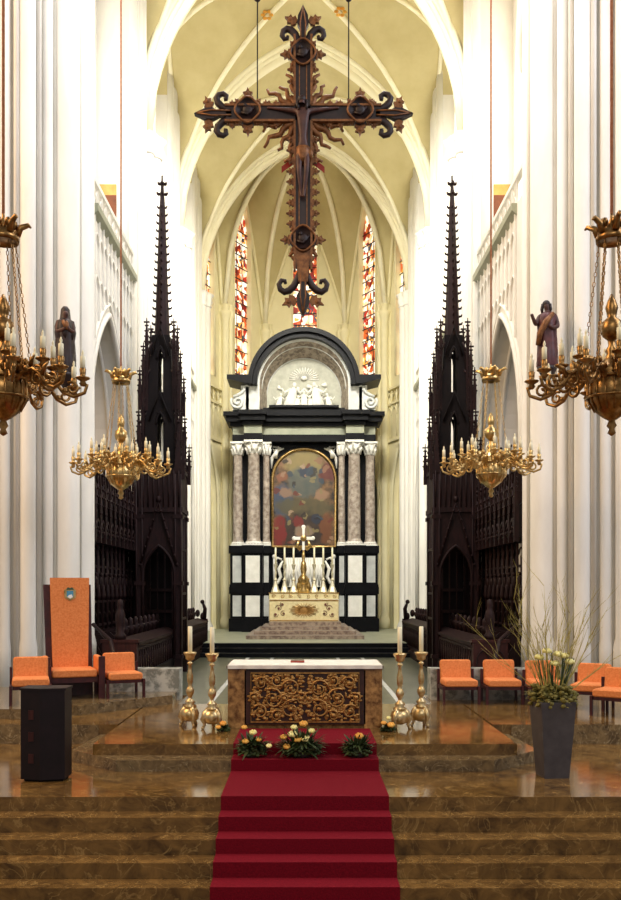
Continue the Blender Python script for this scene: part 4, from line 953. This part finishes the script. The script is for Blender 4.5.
# generic painted altarpiece
def paint_mat():
    m = bpy.data.materials.new('old_altarpiece_paint'); m.use_nodes = True; nt = m.node_tree; N = nt.nodes; L = nt.links
    b = N['Principled BSDF']; b.inputs['Roughness'].default_value = .45
    tc = N.new('ShaderNodeTexCoord'); nz = N.new('ShaderNodeTexNoise'); nz.inputs['Scale'].default_value = 2.4; nz.inputs['Detail'].default_value = 8; L.new(tc.outputs['Object'], nz.inputs['Vector'])
    sub = N.new('ShaderNodeVectorMath'); sub.operation = 'SUBTRACT'; L.new(nz.outputs['Color'], sub.inputs[0]); sub.inputs[1].default_value = (.5, .5, .5)
    sc = N.new('ShaderNodeVectorMath'); sc.operation = 'SCALE'; L.new(sub.outputs[0], sc.inputs[0]); sc.inputs['Scale'].default_value = .6
    ad = N.new('ShaderNodeVectorMath'); ad.operation = 'ADD'; L.new(tc.outputs['Object'], ad.inputs[0]); L.new(sc.outputs[0], ad.inputs[1])
    r = N.new('ShaderNodeValToRGB'); L.new(nz.outputs['Fac'], r.inputs[0]); e = r.color_ramp.elements; e[0].position = .35; e[0].color = rgb(22, 15, 12); e[1].position = .66; e[1].color = rgb(124, 92, 56)
    cur = r.outputs[0]; rd = random.Random(8)
    blobs = [(0, 4.1, 1.0, .8, (210, 186, 110)), (0, 3.2, .9, .9, (120, 130, 120)), (-1.1, 2.3, .6, .9, (76, 104, 140)), (0, 2.0, 1.6, .5, (120, 110, 70)), (0, .6, 1.6, 1.2, (60, 44, 36)), (-1.2, .7, .35, .9, (176, 40, 36)), (1.1, .9, .35, .8, (160, 92, 44)), (.6, 1.4, .3, .3, (44, 60, 88)), (0, .8, .5, .35, (210, 180, 150)), (1.2, 3.7, .5, .5, (130, 36, 30)), (.0, 3.75, .3, .3, (40, 60, 96)), (.0, 4.1, .12, .16, (224, 184, 148)), (-.9, 2.7, .4, .3, (206, 160, 124)), (.9, 2.6, .4, .3, (214, 166, 128)), (-1.1, 3.5, .3, .25, (196, 120, 80)), (-.3, 1.2, .3, .3, (170, 50, 40))]
    for q in range(46): blobs.append((rd.uniform(-1.4, 1.4), rd.uniform(.2, 4.4), rd.uniform(.07, .2), rd.uniform(.07, .2), rd.choice([(216, 170, 132), (236, 200, 160), (198, 140, 100), (50, 36, 28), (40, 30, 26), (70, 90, 110), (150, 60, 40), (190, 170, 110)])))
    for x, z, a, c_, co in blobs:
        s1 = N.new('ShaderNodeVectorMath'); s1.operation = 'SUBTRACT'; L.new(ad.outputs[0], s1.inputs[0]); s1.inputs[1].default_value = (x, 0, z)
        s2 = N.new('ShaderNodeVectorMath'); s2.operation = 'MULTIPLY'; L.new(s1.outputs[0], s2.inputs[0]); s2.inputs[1].default_value = (1/a, 0, 1/c_)
        s3 = N.new('ShaderNodeVectorMath'); s3.operation = 'LENGTH'; L.new(s2.outputs[0], s3.inputs[0])
        mr = N.new('ShaderNodeMapRange'); L.new(s3.outputs['Value'], mr.inputs[0]); mr.inputs[1].default_value = 1.05; mr.inputs[2].default_value = .75; mr.inputs[3].default_value = 0; mr.inputs[4].default_value = .85
        mx = N.new('ShaderNodeMix'); mx.data_type = 'RGBA'; L.new(mr.outputs[0], mx.inputs[0]); L.new(cur, mx.inputs[6]); mx.inputs[7].default_value = rgb(*[c*.66 for c in co]); cur = mx.outputs[2]
    L.new(cur, b.inputs['Base Color']); return m
p = thing('altarpiece_painting', 'tall round-topped old painting in a thin gilt frame above the high altar', 'painting', (RX, RY+.84, 4.3))
mb = MB(); mb.prism([(1.56, 0)]+arc(0, 3.3, 1.56, 0, pi, 28)+[(-1.56, 0)], 'xz', -.02, .04); mb.build('canvas', paint_mat(), p)
mb = MB(); mb.tube([(1.58, -.03, 0)]+[(x, -.03, z) for x, z in arc(0, 3.3, 1.58, 0, pi, 28)]+[(-1.58, -.03, 0)], .09, 6, closed=True); mb.build('frame', GILT if False else GOLD, p)
mb = MB(); mb.box(-1.67, 1.67, -.06, .04, -.3, -.09); mb.build('frame_ledge', BLACK, p)
# altar steps
mb = MB()
for i in range(4): mb.box(-2.45+.28*i, 2.45-.28*i, 37.2+.95*i, 43.3, .112+.15*i, .112+.15*(i+1))
struct(mb.build('floor_high_altar_steps', PINKM), 'four veined marble steps rising to the high altar', 'steps')
t = thing('high_altar', 'high altar with a cream brocade frontal embroidered with a sunburst', 'altar', (RX, 41.5, .712))
MB().box(-1.62, 1.62, 0, 1.3, 0, 1.02).build('altar_table', GREYM, t)
mb = MB(); mb.box(-1.6, 1.6, -.05, 0, 0, 1.0); f = mb.build('frontal', BROCADE, t)
mb = MB(); mb.tube([(-1.58, -.06, .03), (1.58, -.06, .03), (1.58, -.06, .97), (-1.58, -.06, .97)], .03, 4, closed=True, smooth=False); mb.build('gold_border', GILT, f)
mb = MB()
for q in range(28): a = 2*pi*q/28; mb.tube([(.18*cos(a), -.06, .5+.14*sin(a)), ((.62+.08*(q % 2))*cos(a), -.06, .5+.34*sin(a))], [.03, .012], 4)
mb.ball((0, -.05, .5), (.22, .03, .18), 12, 6); mb.build('sunburst', GILT, f)
for s in (-1, 1):
    mb = MB()
    for cx, cz, r, a0, tn in ((1.15, .6, .16, 0, 1.3), (.95, .35, .14, 2, -1.3), (1.3, .3, .12, 3, 1.3), (1.0, .78, .1, 1, -1.2)): mb.tube([(s*x, -.06, z) for x, z in spiral(cx, cz, r, .02, a0, tn, 14)], .018, 4); mb.ball((s*cx, -.06, cz), (.05, .02, .05), 6, 4)
    mb.build('embroidered_flowers', GREENM if False else mat('muted_embroidery', rgb(110, 84, 60), rgb(130, 70, 60), 8, .7), f)
mb = MB(); mb.box(-1.6, 1.6, .05, 1.2, 1.0, 1.3); g = mb.build('gradine', BROCADE, t)
mb = MB()
for q in range(8): mb.tube([(x, .04, z) for x, z in spiral(-1.4+.4*q, 1.15, .1, .02, q, 1.2*(-1)**q, 10)], .018, 4)
mb.box(-1.62, 1.62, .03, .06, 1.28, 1.32); mb.build('gradine_scrollwork', GILT, g)
G6 = 'six slender candlesticks on the high altar'
def hcandle(label, x):
    t = thing('altar_candlestick', label, 'candlestick', (RX+x, 41.9, 2.015), 0, G6)
    mb = MB(); mb.lathe([(.2, 0), (.21, .05), (.12, .3), (.06, .55), (.1, .62), (.05, .68), (.035, .75), (.06, .9), (.035, 1.05), (.1, 1.3), (.1, 1.33), (.03, 1.35)], 6, smooth=False); mb.build('stick', WHITE if False else mat('silver_gilt', rgb(196, 186, 150), rgb(226, 220, 196), 9, .35, .5), t)
    MB().lathe([(.045, 1.33), (.04, 2.12)], 8).build('candle', CANDLE, t)
    return t
h0 = hcandle('slender altar candlestick, leftmost of six on the high altar', -1.32)
for x, l in ((-.9, 'second from the left of six on the high altar'), (-.48, 'immediately left of the golden tabernacle cross'), (.48, 'immediately right of the golden tabernacle cross'), (.9, 'second from the right of six on the high altar'), (1.32, 'rightmost of six on the high altar')):
    place(h0, (RX+x, 41.9, 2.015), 0, 'slender altar candlestick, '+l, G6)
t = thing('altar_cross', 'gilded standing altar cross with white beams before the painting', 'cross', (RX-.02, 42.05, 2.015))
mb = MB(); mb.lathe([(.3, 0), (.32, .08), (.2, .25), (.28, .5), (.2, .75), (.1, .85), (.16, 1.1), (.12, 1.4), (.06, 1.5), (.08, 1.7), (.04, 2.0)], 10); mb.ball((0, -.2, .6), (.16, .14, .24), 8, 6); mb.build('tabernacle_stem', GOLD, t)
mb = MB()
for s in (-1, 1): mb.ball((s*.22, 0, .3), (.12, .12, .25), 8, 6); mb.ball((s*.2, 0, .62), .08, 7, 5); mb.tube([(s*.12, 0, 2.0), (s*.3, 0, 2.2), (s*.2, 0, 2.5)], [.09, .1, .05], 6)
mb.build('angels', GOLD, t)
mb = MB(); mb.box(-.06, .06, -.05, .05, 2.0, 3.05); mb.box(-.42, .42, -.05, .05, 2.48, 2.62)
for x, z in ((-.44, 2.55), (.44, 2.55), (0, 3.08)): mb.ball((x, 0, z), (.1, .06, .1), 8, 6)
mb.build('cross_beams', WHITE, t)
MB().ball((0, -.07, 2.55), (.15, .05, .15), 10, 6).build('halo', GOLD, t)

# ================================================================== great hanging rood cross
t = thing('hanging_crucifix', 'huge dark wooden crucifix with reddish gilt crockets hanging on two cables in the choir', 'crucifix', (-.033, 15.0, 10.07))
def barp(x0, x1, z0, z1, y0, y1, m, name, par=t): 
    return MB().box(x0, x1, y0, y1, z0, z1).build(name, m, par)
vb = barp(-.125, .125, -2.55, 1.25, -.06, .06, CWOOD, 'upright_beam'); hb = barp(-1.28, 1.28, -.12, .12, -.06, .055, CWOOD, 'cross_beam')
mb = MB()
for s in (-1, 1):
    mb.box(s*.14-.018, s*.14+.018, -.085, .07, .13, 1.3); mb.box(s*.14-.018, s*.14+.018, -.085, .07, -2.6, -.13)
    mb.box(s*.06-.008, s*.06+.008, -.075, -.055, .2, .8); mb.box(s*.065-.008, s*.065+.008, -.075, -.055, -1.9, -.3)
mb.build('gilt_edge', CGILT, vb)
mb = MB()
for s in (-1, 1):
    mb.box(.14, 1.3, -.085, .07, s*.13-.018, s*.13+.018); mb.box(-1.3, -.14, -.085, .07, s*.13-.018, s*.13+.018)
mb.build('gilt_edge', CGILT, hb)
def crocket(mb, x, z, a, k=1):
    dx, dz = cos(a), sin(a); nx, nz = -dz, dx; k *= 1.02
    def L(t, n): return (x+dx*t*k+nx*n*k, z+dz*t*k+nz*n*k)
    mb.prism([L(-.02, -.03), L(.03, -.07), L(.05, -.035), L(.09, -.06), L(.1, -.02), L(.15, 0), L(.1, .02), L(.09, .06), L(.05, .035), L(.03, .07), L(-.02, .03)], 'xz', -.035, .03)
    mb.ball((x+dx*.07*k, -.03, z+dz*.07*k), (.03*k, .025, .03*k), 6, 4)
for i in range(9):
    z = -1.82+i*.175
    for s in (-1, 1):
        if abs(z) > .3: mb = MB(); crocket(mb, s*.15, z, 0 if s > 0 else pi, .85); mb.build('crocket', CGILT, vb)
for x in (-1.18, -.62, .62, 1.18, -.45, .45):
    for s in (-1, 1): mb = MB(); crocket(mb, x, s*.13, s*pi/2, .75); mb.build('crocket', CGILT, hb)
for z in (.55, .75):
    for s in (-1, 1): mb = MB(); crocket(mb, s*.14, z, 0 if s > 0 else pi, .8); mb.build('crocket', CGILT, vb)
for cx, cz, lab in ((-.92, .06, 0), (.95, .06, 0), (0, 1.0, 0), (0, -2.09, 0)):
    cz = cz-.02 if abs(cx) > .1 else cz
    mb = MB(Matrix.Translation((cx, 0, cz)) @ Matrix.Rotation(pi/2, 4, 'X'))
    mb.lathe([(.215, -.06), (.225, 0), (.215, .09), (.185, .10), (.18, .07), (.01, .07)], 20, mod=lambda a, z: 1+.07*cos(4*a)); md = mb.build('medallion', CWOOD, t)
    mb = MB(); mb.tube([(cx+.2*(1+.07*cos(4*a))*cos(a), -.1, cz+.2*(1+.07*cos(4*a))*sin(a)) for a in [q*2*pi/24 for q in range(24)]], .018, 5, closed=True)
    for q in range(4):
        a = q*pi/2 + (pi/4 if True else 0)
        crocket(mb, cx+.2*cos(a), cz+.2*sin(a), a, .7)
    if abs(cx) > .1:
        for g in (-1, 1): crocket(mb, cx, cz+g*.2, g*pi/2, 1.35)
    else:
        for g in (-1, 1): crocket(mb, cx+g*.2, cz, 0 if g > 0 else pi, 1.2)
    mb.build('gilt_ring', CGILT, md)
    mb = MB(); mb.ball((cx, -.09, cz), (.09, .03, .08), 8, 5); mb.ball((cx-.04, -.1, cz+.07), (.035, .03, .035), 6, 4); mb.tube([(cx-.1, -.08, cz-.04), (cx, -.1, cz-.08), (cx+.1, -.08, cz+.05)], .025, 5); mb.build('carved_beast', CWOOD, md)
def fleur(R, dist, k=1.0):
    """fleur-de-lis pointing along +x of R; tip at dist"""
    T = R; T4 = T
    mb = MB(T4)
    mb.prism([(dist-.62*k, -.07), (dist-.42*k, -.035), (dist-.3*k, -.095*k), (dist-.18*k, -.085*k), (dist, 0), (dist-.18*k, .085*k), (dist-.3*k, .095*k), (dist-.42*k, .035), (dist-.62*k, .07)], 'xz', -.06, .05)
    f = mb.build('fleur_terminal', CWOOD, t)
    mb = MB(T4)
    for g in (-1, 1):
        L = [(dist-.66*k, g*.05), (dist-.56*k, g*.08*k), (dist-.46*k, g*.13*k), (dist-.39*k, g*.2*k), (dist-.37*k, g*.27*k), (dist-.41*k, g*.33*k), (dist-.48*k, g*.35*k), (dist-.54*k, g*.31*k), (dist-.53*k, g*.26*k), (dist-.49*k, g*.255*k)]
        mb.tube([(x, 0, z) for x, z in L], [.05, .055, .06, .06, .055, .05, .045, .04, .035, .03], 8)
    mb.build('curled_leaf', CWOOD, f)
    mb = MB(T4)
    for g in (-1, 1):
        crocket(mb, dist-.26*k, g*.13*k, g*pi*.36, 1.25*k)
        mb.tube([(dist-.62*k, -.07, g*.035), (dist-.3*k, -.07, g*.045), (dist-.04, -.07, 0)], .014, 4)
    mb.build('gilt_leaf', CGILT, f)
fleur(Matrix(), 1.83); fleur(Matrix.Rotation(pi, 4, 'Y'), 1.81); fleur(Matrix.Rotation(-pi/2, 4, 'Y'), 1.80)
fleur(Matrix.Rotation(pi/2, 4, 'Y'), 3.38, 1.15)
mb = MB(); mb.prism([(-.13, -2.25), (.13, -2.25), (.1, -2.6), (.075, -2.8), (-.075, -2.8), (-.1, -2.6)], 'xz', -.07, .06)
for s in (-1, 1): mb.tube([(s*x, -.02, z) for x, z in spiral(.13, -2.37, .09, .04, 0, 1.0, 12)], .032, 6)
mb.build('scroll_bracket', CGILT, t)
for q in range(4):   # wavy sun rays in the four angles of the cross
    base = pi/4+q*pi/2; up = q < 2
    for j in range(4):
        a = base+(j-1.5)*.3; R1 = (.62 if up else .72)+.12*((j+q) % 2)
        mb = MB(); pts = []
        for i in range(9): r = .16+(R1-.16)*i/8; aa = a+.07*sin(i*1.7+j); pts.append((r*cos(aa), .02, r*sin(aa)))
        mb.tube(pts, [.065*(1-.75*i/8)+.006 for i in range(9)], 6); mb.build('sun_ray', CGILT, t)
mb = MB(Matrix.Rotation(pi/2, 4, 'X')); mb.lathe([(.30, -.05), (.36, -.02), (.30, .0)], 24, mod=lambda a, z: 1+.12*cos(12*a)); mb.build('ray_disc', CGILT, t)
mb = MB(); mb.grid(lambda u, v: (-.36+.72*u, .07+.02*sin(u*9), -.84+.2*(1-abs(2*u-1)**2)*.9-.1*v+.01), 12, 2); mb.grid(lambda u, v: (-.36+.72*u, .09+.02*sin(u*9), -.84+.2*(1-abs(2*u-1)**2)*.9-.1*v+.01), 12, 2); mb.build('red_ribbon', RED, t)
# skin-modifier figures
def skinfig(name, parent, m, joints, edges, root, sub=2):
    me = bpy.data.meshes.new(name); me.from_pydata([j[0] for j in joints], edges, []); me.materials.append(m)
    o = bpy.data.objects.new(name, me); COL.objects.link(o); o.parent = parent
    md = o.modifiers.new('Skin', 'SKIN'); md.use_smooth_shade = True
    for i, j in enumerate(joints):
        r = j[1]; me.skin_vertices[0].data[i].radius = r if isinstance(r, tuple) else (r, r)
        me.skin_vertices[0].data[i].use_root = (i == root)
    s_ = o.modifiers.new('Subdivision', 'SUBSURF'); s_.levels = sub; s_.render_levels = sub
    return o
def ensure_skin(me):
    pass
yb = -.13
J = [((0, yb, -.62), (.075, .06)), ((0, yb-.01, -.42), (.07, .055)), ((0, yb-.03, -.2), (.1, .07)), ((0, yb-.02, -.06), (.09, .055)), ((0.0, yb-.04, .02), (.035, .035)), ((-.015, yb-.07, .09), (.055, .06)), ((-.02, yb-.08, .16), (.052, .055)),
     ((-.14, yb, .0), .042), ((-.34, yb+.03, .04), .03), ((-.53, yb+.05, .07), .02), ((-.6, yb+.05, .075), .022),
     ((.14, yb, .0), .042), ((.34, yb+.03, .04), .03), ((.53, yb+.05, .07), .02), ((.6, yb+.05, .075), .022),
     ((-.06, yb, -.7), .06), ((-.065, yb-.07, -1.02), .045), ((-.03, yb+.0, -1.34), .03), ((-.02, yb-.03, -1.44), .025),
     ((.06, yb, -.7), .06), ((.06, yb-.08, -1.0), .045), ((.02, yb-.02, -1.32), .03), ((.01, yb-.05, -1.45), .025)]
E = [(0, 1), (1, 2), (2, 3), (3, 4), (4, 5), (5, 6), (3, 7), (7, 8), (8, 9), (9, 10), (3, 11), (11, 12), (12, 13), (13, 14), (0, 15), (15, 16), (16, 17), (17, 18), (0, 19), (19, 20), (20, 21), (21, 22)]
fg = skinfig('carved_figure', t, FLESH, J, E, 0)
mb = MB(Matrix.Translation((0, yb, 0))); mb.lathe([(.105, -.86), (.115, -.78), (.12, -.66), (.105, -.6)], 12, mod=lambda a, z: 1+.08*sin(6*a+z*20), sq=(1, .75)); mb.ball((.12, -.02, -.72), (.05, .04, .08), 7, 5); mb.build('loincloth', CGILT, fg)
mb = MB(); mb.ball((-.02, yb-.06, .15), (.075, .075, .07), 10, 7); mb.tube([(-.08, yb-.05, .14), (-.09, yb-.07, .05), (-.07, yb-.08, -.02)], [.035, .03, .015], 6); mb.tube([(.05, yb-.05, .14), (.06, yb-.07, .05), (.06, yb-.08, -.02)], [.035, .03, .015], 6); mb.build('hair', CWOOD, fg)
for s, lb in ((-1, 'left'), (1, 'right')):
    x = -.033+s*.76
    mb = MB(); mb.tube([(x, 15.0, 10.2), (x, 15.0, 24.0)], .012, 6)
    o = mb.build('hanging_cable', LEAD); tag(o, 'thin dark cable rising from the '+lb+' arm of the crucifix', 'cable')
    MB().lathe([(.01, 11.95), (.05, 11.98), (.055, 12.03), (.02, 12.1), (.01, 12.14)], 10, (x, 15.0, 0)).build('cable_weight', CWOOD, o)

# ================================================================== statues on the crossing piers
def statue(label, loc, rz, kind):
    t = thing('statue', label, 'statue', loc, rz)
    MB().lathe([(.05, -.32), (.12, -.2), (.2, -.06), (.22, 0)], 12).build('console', CWOOD, t)
    if kind == 0:
        Jn = [((0, 0, .7), (.13, .1)), ((0, 0, .95), (.14, .1)), ((0, 0, 1.1), (.12, .08)), ((0, -.02, 1.19), .045), ((.01, -.04, 1.27), (.07, .075)), ((.01, -.045, 1.35), (.062, .07)),
              ((-.15, -.02, 1.1), .06), ((-.17, -.08, .88), .05), ((-.02, -.19, .92), .04), ((.03, -.2, 1.0), .035), ((.15, -.02, 1.1), .06), ((.17, -.08, .88), .05), ((.06, -.19, .93), .04), ((.05, -.2, 1.0), .035), ((0, 0, .3), (.12, .1)), ((0, 0, .04), (.12, .1))]
        En = [(0, 1), (1, 2), (2, 3), (3, 4), (4, 5), (2, 6), (6, 7), (7, 8), (8, 9), (2, 10), (10, 11), (11, 12), (12, 13), (0, 14), (14, 15)]
    else:
        Jn = [((0, 0, .72), (.12, .1)), ((0, 0, .98), (.14, .1)), ((0, 0, 1.12), (.12, .08)), ((0, -.02, 1.21), .045), ((-.02, -.04, 1.29), (.068, .075)), ((-.02, -.045, 1.37), (.06, .065)),
              ((-.16, 0, 1.1), .06), ((-.24, -.08, .9), .05), ((-.3, -.16, 1.02), .04), ((-.34, -.2, 1.12), .035), ((.16, -.02, 1.1), .06), ((.22, -.06, .85), .055), ((.1, -.17, .8), .045), ((.02, -.2, .86), .035), ((0, 0, .3), (.12, .1)), ((0, 0, .04), (.12, .1))]
        En = [(0, 1), (1, 2), (2, 3), (3, 4), (4, 5), (2, 6), (6, 7), (7, 8), (8, 9), (2, 10), (10, 11), (11, 12), (12, 13), (0, 14), (14, 15)]
    b = skinfig('carved_body', t, FLESH, Jn, En, 0)
    mb = MB(); fold = lambda a, z: 1+.09*sin(7*a+z*4)+.05*sin(12*a)
    mb.lathe([(.2, 0), (.22, .03), (.21, .3), (.2, .6), (.19, .8), (.215, 1.0), (.18, 1.12), (.08, 1.19)], 28, mod=fold, sq=(1, .78)); mb.build('robe', CWOOD if kind == 0 else mat('dark_wine_robe', rgb(64, 28, 32), rgb(96, 46, 44), 6, .5), b)
    if kind == 0:
        mb = MB(); mb.lathe([(.2, .72), (.23, .9), (.2, 1.08), (.12, 1.18), (.105, 1.3), (.095, 1.4), (.05, 1.46), (.01, 1.47)], 16, (0, .03, 0), sq=(1, .85)); mb.build('veil', CWOOD, b)
        mb = MB(); mb.ball((.03, -.2, 1.0), (.05, .03, .1), 8, 6); mb.tube([(-.05, -.19, 1.1), (0, -.22, .95)], .035, 6); mb.build('gilt_breast_cloth', CGILT, b)
    else:
        mb = MB(); mb.ball((-.02, -.02, 1.36), (.085, .085, .08), 10, 7)
        for g in (-1, 1): mb.tube([(-.02+g*.07, -.02, 1.36), (-.02+g*.09, 0, 1.25), (-.02+g*.08, 0, 1.14)], [.04, .04, .02], 6)
        mb.build('hair', CWOOD, b)
        mb = MB(); mb.tube([(.12, -.16, 1.12), (-.02, -.2, .95), (-.16, -.17, .7), (-.2, -.12, .45)], [.04, .07, .07, .05], 7); mb.build('gilt_cloak_fold', CGILT, b)
    return t
statue('dark wooden statue of a veiled woman on the left crossing pier', (-5.18, 19.45, 6.82), .25, 0)
statue('brown wooden statue of a long-haired robed man raising one hand, on the right pier', (5.22, 19.4, 6.95), -.2, 1)

# ================================================================== brass chandeliers
def chandelier(label, loc, m, group):
    t = thing('chandelier', label, 'chandelier', loc, 0, group)
    b = MB(); b.lathe([(.01, -.66), (.05, -.63), (.03, -.58), (.06, -.54), (.035, -.48), (.1, -.44), (.2, -.36), (.26, -.24), (.28, -.12), (.26, 0), (.2, .06), (.24, .1), (.15, .17), (.1, .24), (.06, .32), (.08, .36), (.04, .42), (.05, .5)], 24); body = b.build('globe_body', m, t)
    b = MB()
    for q in range(16): a = 2*pi*q/16; b.tube([(.2*cos(a), .2*sin(a), -.36), (.285*cos(a), .285*sin(a), -.2), (.27*cos(a), .27*sin(a), 0)], .014, 4)
    for z, r in ((-.2, .285), (.03, .26)): b.tube([(r*cos(q*pi/10), r*sin(q*pi/10), z) for q in range(20)], .02, 6, closed=True)
    for q in range(10): a = 2*pi*q/10; b.ball((.22*cos(a), .22*sin(a), .14), (.05, .05, .07), 6, 4)
    b.build('chased_bands', m, body)
    MB().lathe([(.04, .48), (.11, .54), (.13, .62), (.12, .70), (.05, .76), (.06, .80), (.075, .88), (.05, .96), (.01, 1.04)], 14, mod=lambda a, z: 1+.06*sin(7*a)).build('pineapple_knob', m, t)
    # crown
    b = MB(); b.lathe([(.16, 1.68), (.18, 1.66), (.19, 1.72), (.17, 1.74), (.17, 1.78), (.03, 1.80)], 20); cr = b.build('crown', m, t)
    b = MB()
    for q in range(6):
        a = 2*pi*q/6+.3; c_, s_ = cos(a), sin(a)
        b.tube([(.16*c_, .16*s_, 1.76), (.2*c_, .2*s_, 1.86), (.29*c_, .29*s_, 1.9), (.32*c_, .32*s_, 1.87)], [.045, .04, .03, .01], 6)
        b.ball((.12*c_, .12*s_, 1.88), (.05, .05, .06), 6, 4)
    b.lathe([(.05, 1.8), (.06, 1.86), (.02, 1.95), (.02, 2.0)], 8); b.build('crown_leaf', m, cr)
    for q in range(6):
        a = 2*pi*q/6+.52; c = MB(); p0 = Vector((.14*cos(a), .14*sin(a), 1.68)); p1 = Vector((.33*cos(a), .33*sin(a), .14)); n = 26; dd = (p1-p0)/n
        for i in range(n):
            m0 = p0+dd*(i+.5); ux = dd.normalized(); side = Vector((-sin(a), cos(a), 0)) if i % 2 else ux.cross(Vector((-sin(a), cos(a), 0)))
            c.tube([tuple(m0+ux*.034*cos(g)+side*.016*sin(g)) for g in [k*pi/3 for k in range(6)]], .006, 4, closed=True)
        c.build('chain', m, t)
    # arms: twelve long low ones and six short high ones
    proto = None
    def arm(R, zc, up, a):
        o = MB(); L = [(.22, -.08), (.34, .04), (.44, .06), (.52, -.02), (.56, -.12)] 
        P_ = [(.2, -.05), (.3, .06), (.42*R+.05, .09), (R*.56, .02), (R*.66, -.12), (R*.78, -.17), (R*.9, -.12), (R*.93, -.02), (R*.88, up-.06)]
        pts = []
        for i in range(len(P_)-1):
            for k in range(3): q = k/3; pts.append((P_[i][0]*(1-q)+P_[i+1][0]*q, 0, zc+P_[i][1]*(1-q)+P_[i+1][1]*q))
        pts.append((P_[-1][0], 0, zc+P_[-1][1]))
        o.tube(pts, [.032-.0006*i for i in range(len(pts))], 6)
        o.tube([(x, 0, zc+z) for x, z in spiral(R*.52, -.03, .1, .03, .8, 1.3, 12)], [.022]*13, 5)
        o.tube([(x, 0, zc+z) for x, z in spiral(R*.76, -.07, .085, .02, 2.2, -1.2, 12)], [.018]*13, 5)
        o.ball((R*.36, 0, zc+.1), (.05, .04, .05), 7, 5); o.ball((R*.68, 0, zc-.1), (.045, .035, .04), 6, 4); o.tube([(R*.6, 0, zc+.0), (R*.64, 0, zc+.1), (R*.7, 0, zc+.14)], [.03, .025, .008], 5)
        X = P_[-1][0]; Z = zc+up-.06
        o.lathe([(.02, -.01), (.045, .02), (.03, .05), (.085, .08), (.09, .095), (.03, .1), (.035, .14), (.04, .2), (.03, .21)], 10, (X, 0, Z))
        return o, X, Z+.2
    for (n, R, zc, up, off) in ((10, 1.06, 0, .03, .12), (8, .66, .13, .05, .4)):
        base, X, Z = arm(R, zc, up, 0); b0 = base.build('arm', m, t)
        c0_ = MB().lathe([(.03, Z), (.03, Z+.15), (.01, Z+.165), (.018, Z+.19), (.004, Z+.23)], 8, (X, 0, 0)).build('candle_bulb', CANDLE, b0)
        b0.rotation_euler = (0, 0, off)
        for q in range(1, n):
            o = b0.copy(); COL.objects.link(o); o.parent = t; o.rotation_euler = (0, 0, off+2*pi*q/n)
            k = c0_.copy(); COL.objects.link(k); k.parent = o
    tr = MB(); tr.tube([(0, 0, 1.95), (0, 0, 19)], .018, 6); tr.build('suspension_rope', ROPE, t)
    return t
GCH = 'gilt chandeliers hanging before the choir'
ch = chandelier('polished brass chandelier hanging before the left choir stalls, the smaller-looking far one', (-3.68, 18.0, 4.62), GOLD, GCH)
place(ch, (3.72, 18.0, 4.66), .3, 'polished brass chandelier hanging before the right choir stalls, the smaller-looking far one', GCH)
cb = chandelier('large near bronze chandelier cut by the left edge of the photo', (-3.62, 10.8, 4.66), BRONZE, GCH)
place(cb, (3.68, 10.8, 4.66), .2, 'large near bronze chandelier cut by the right edge of the photo', GCH)
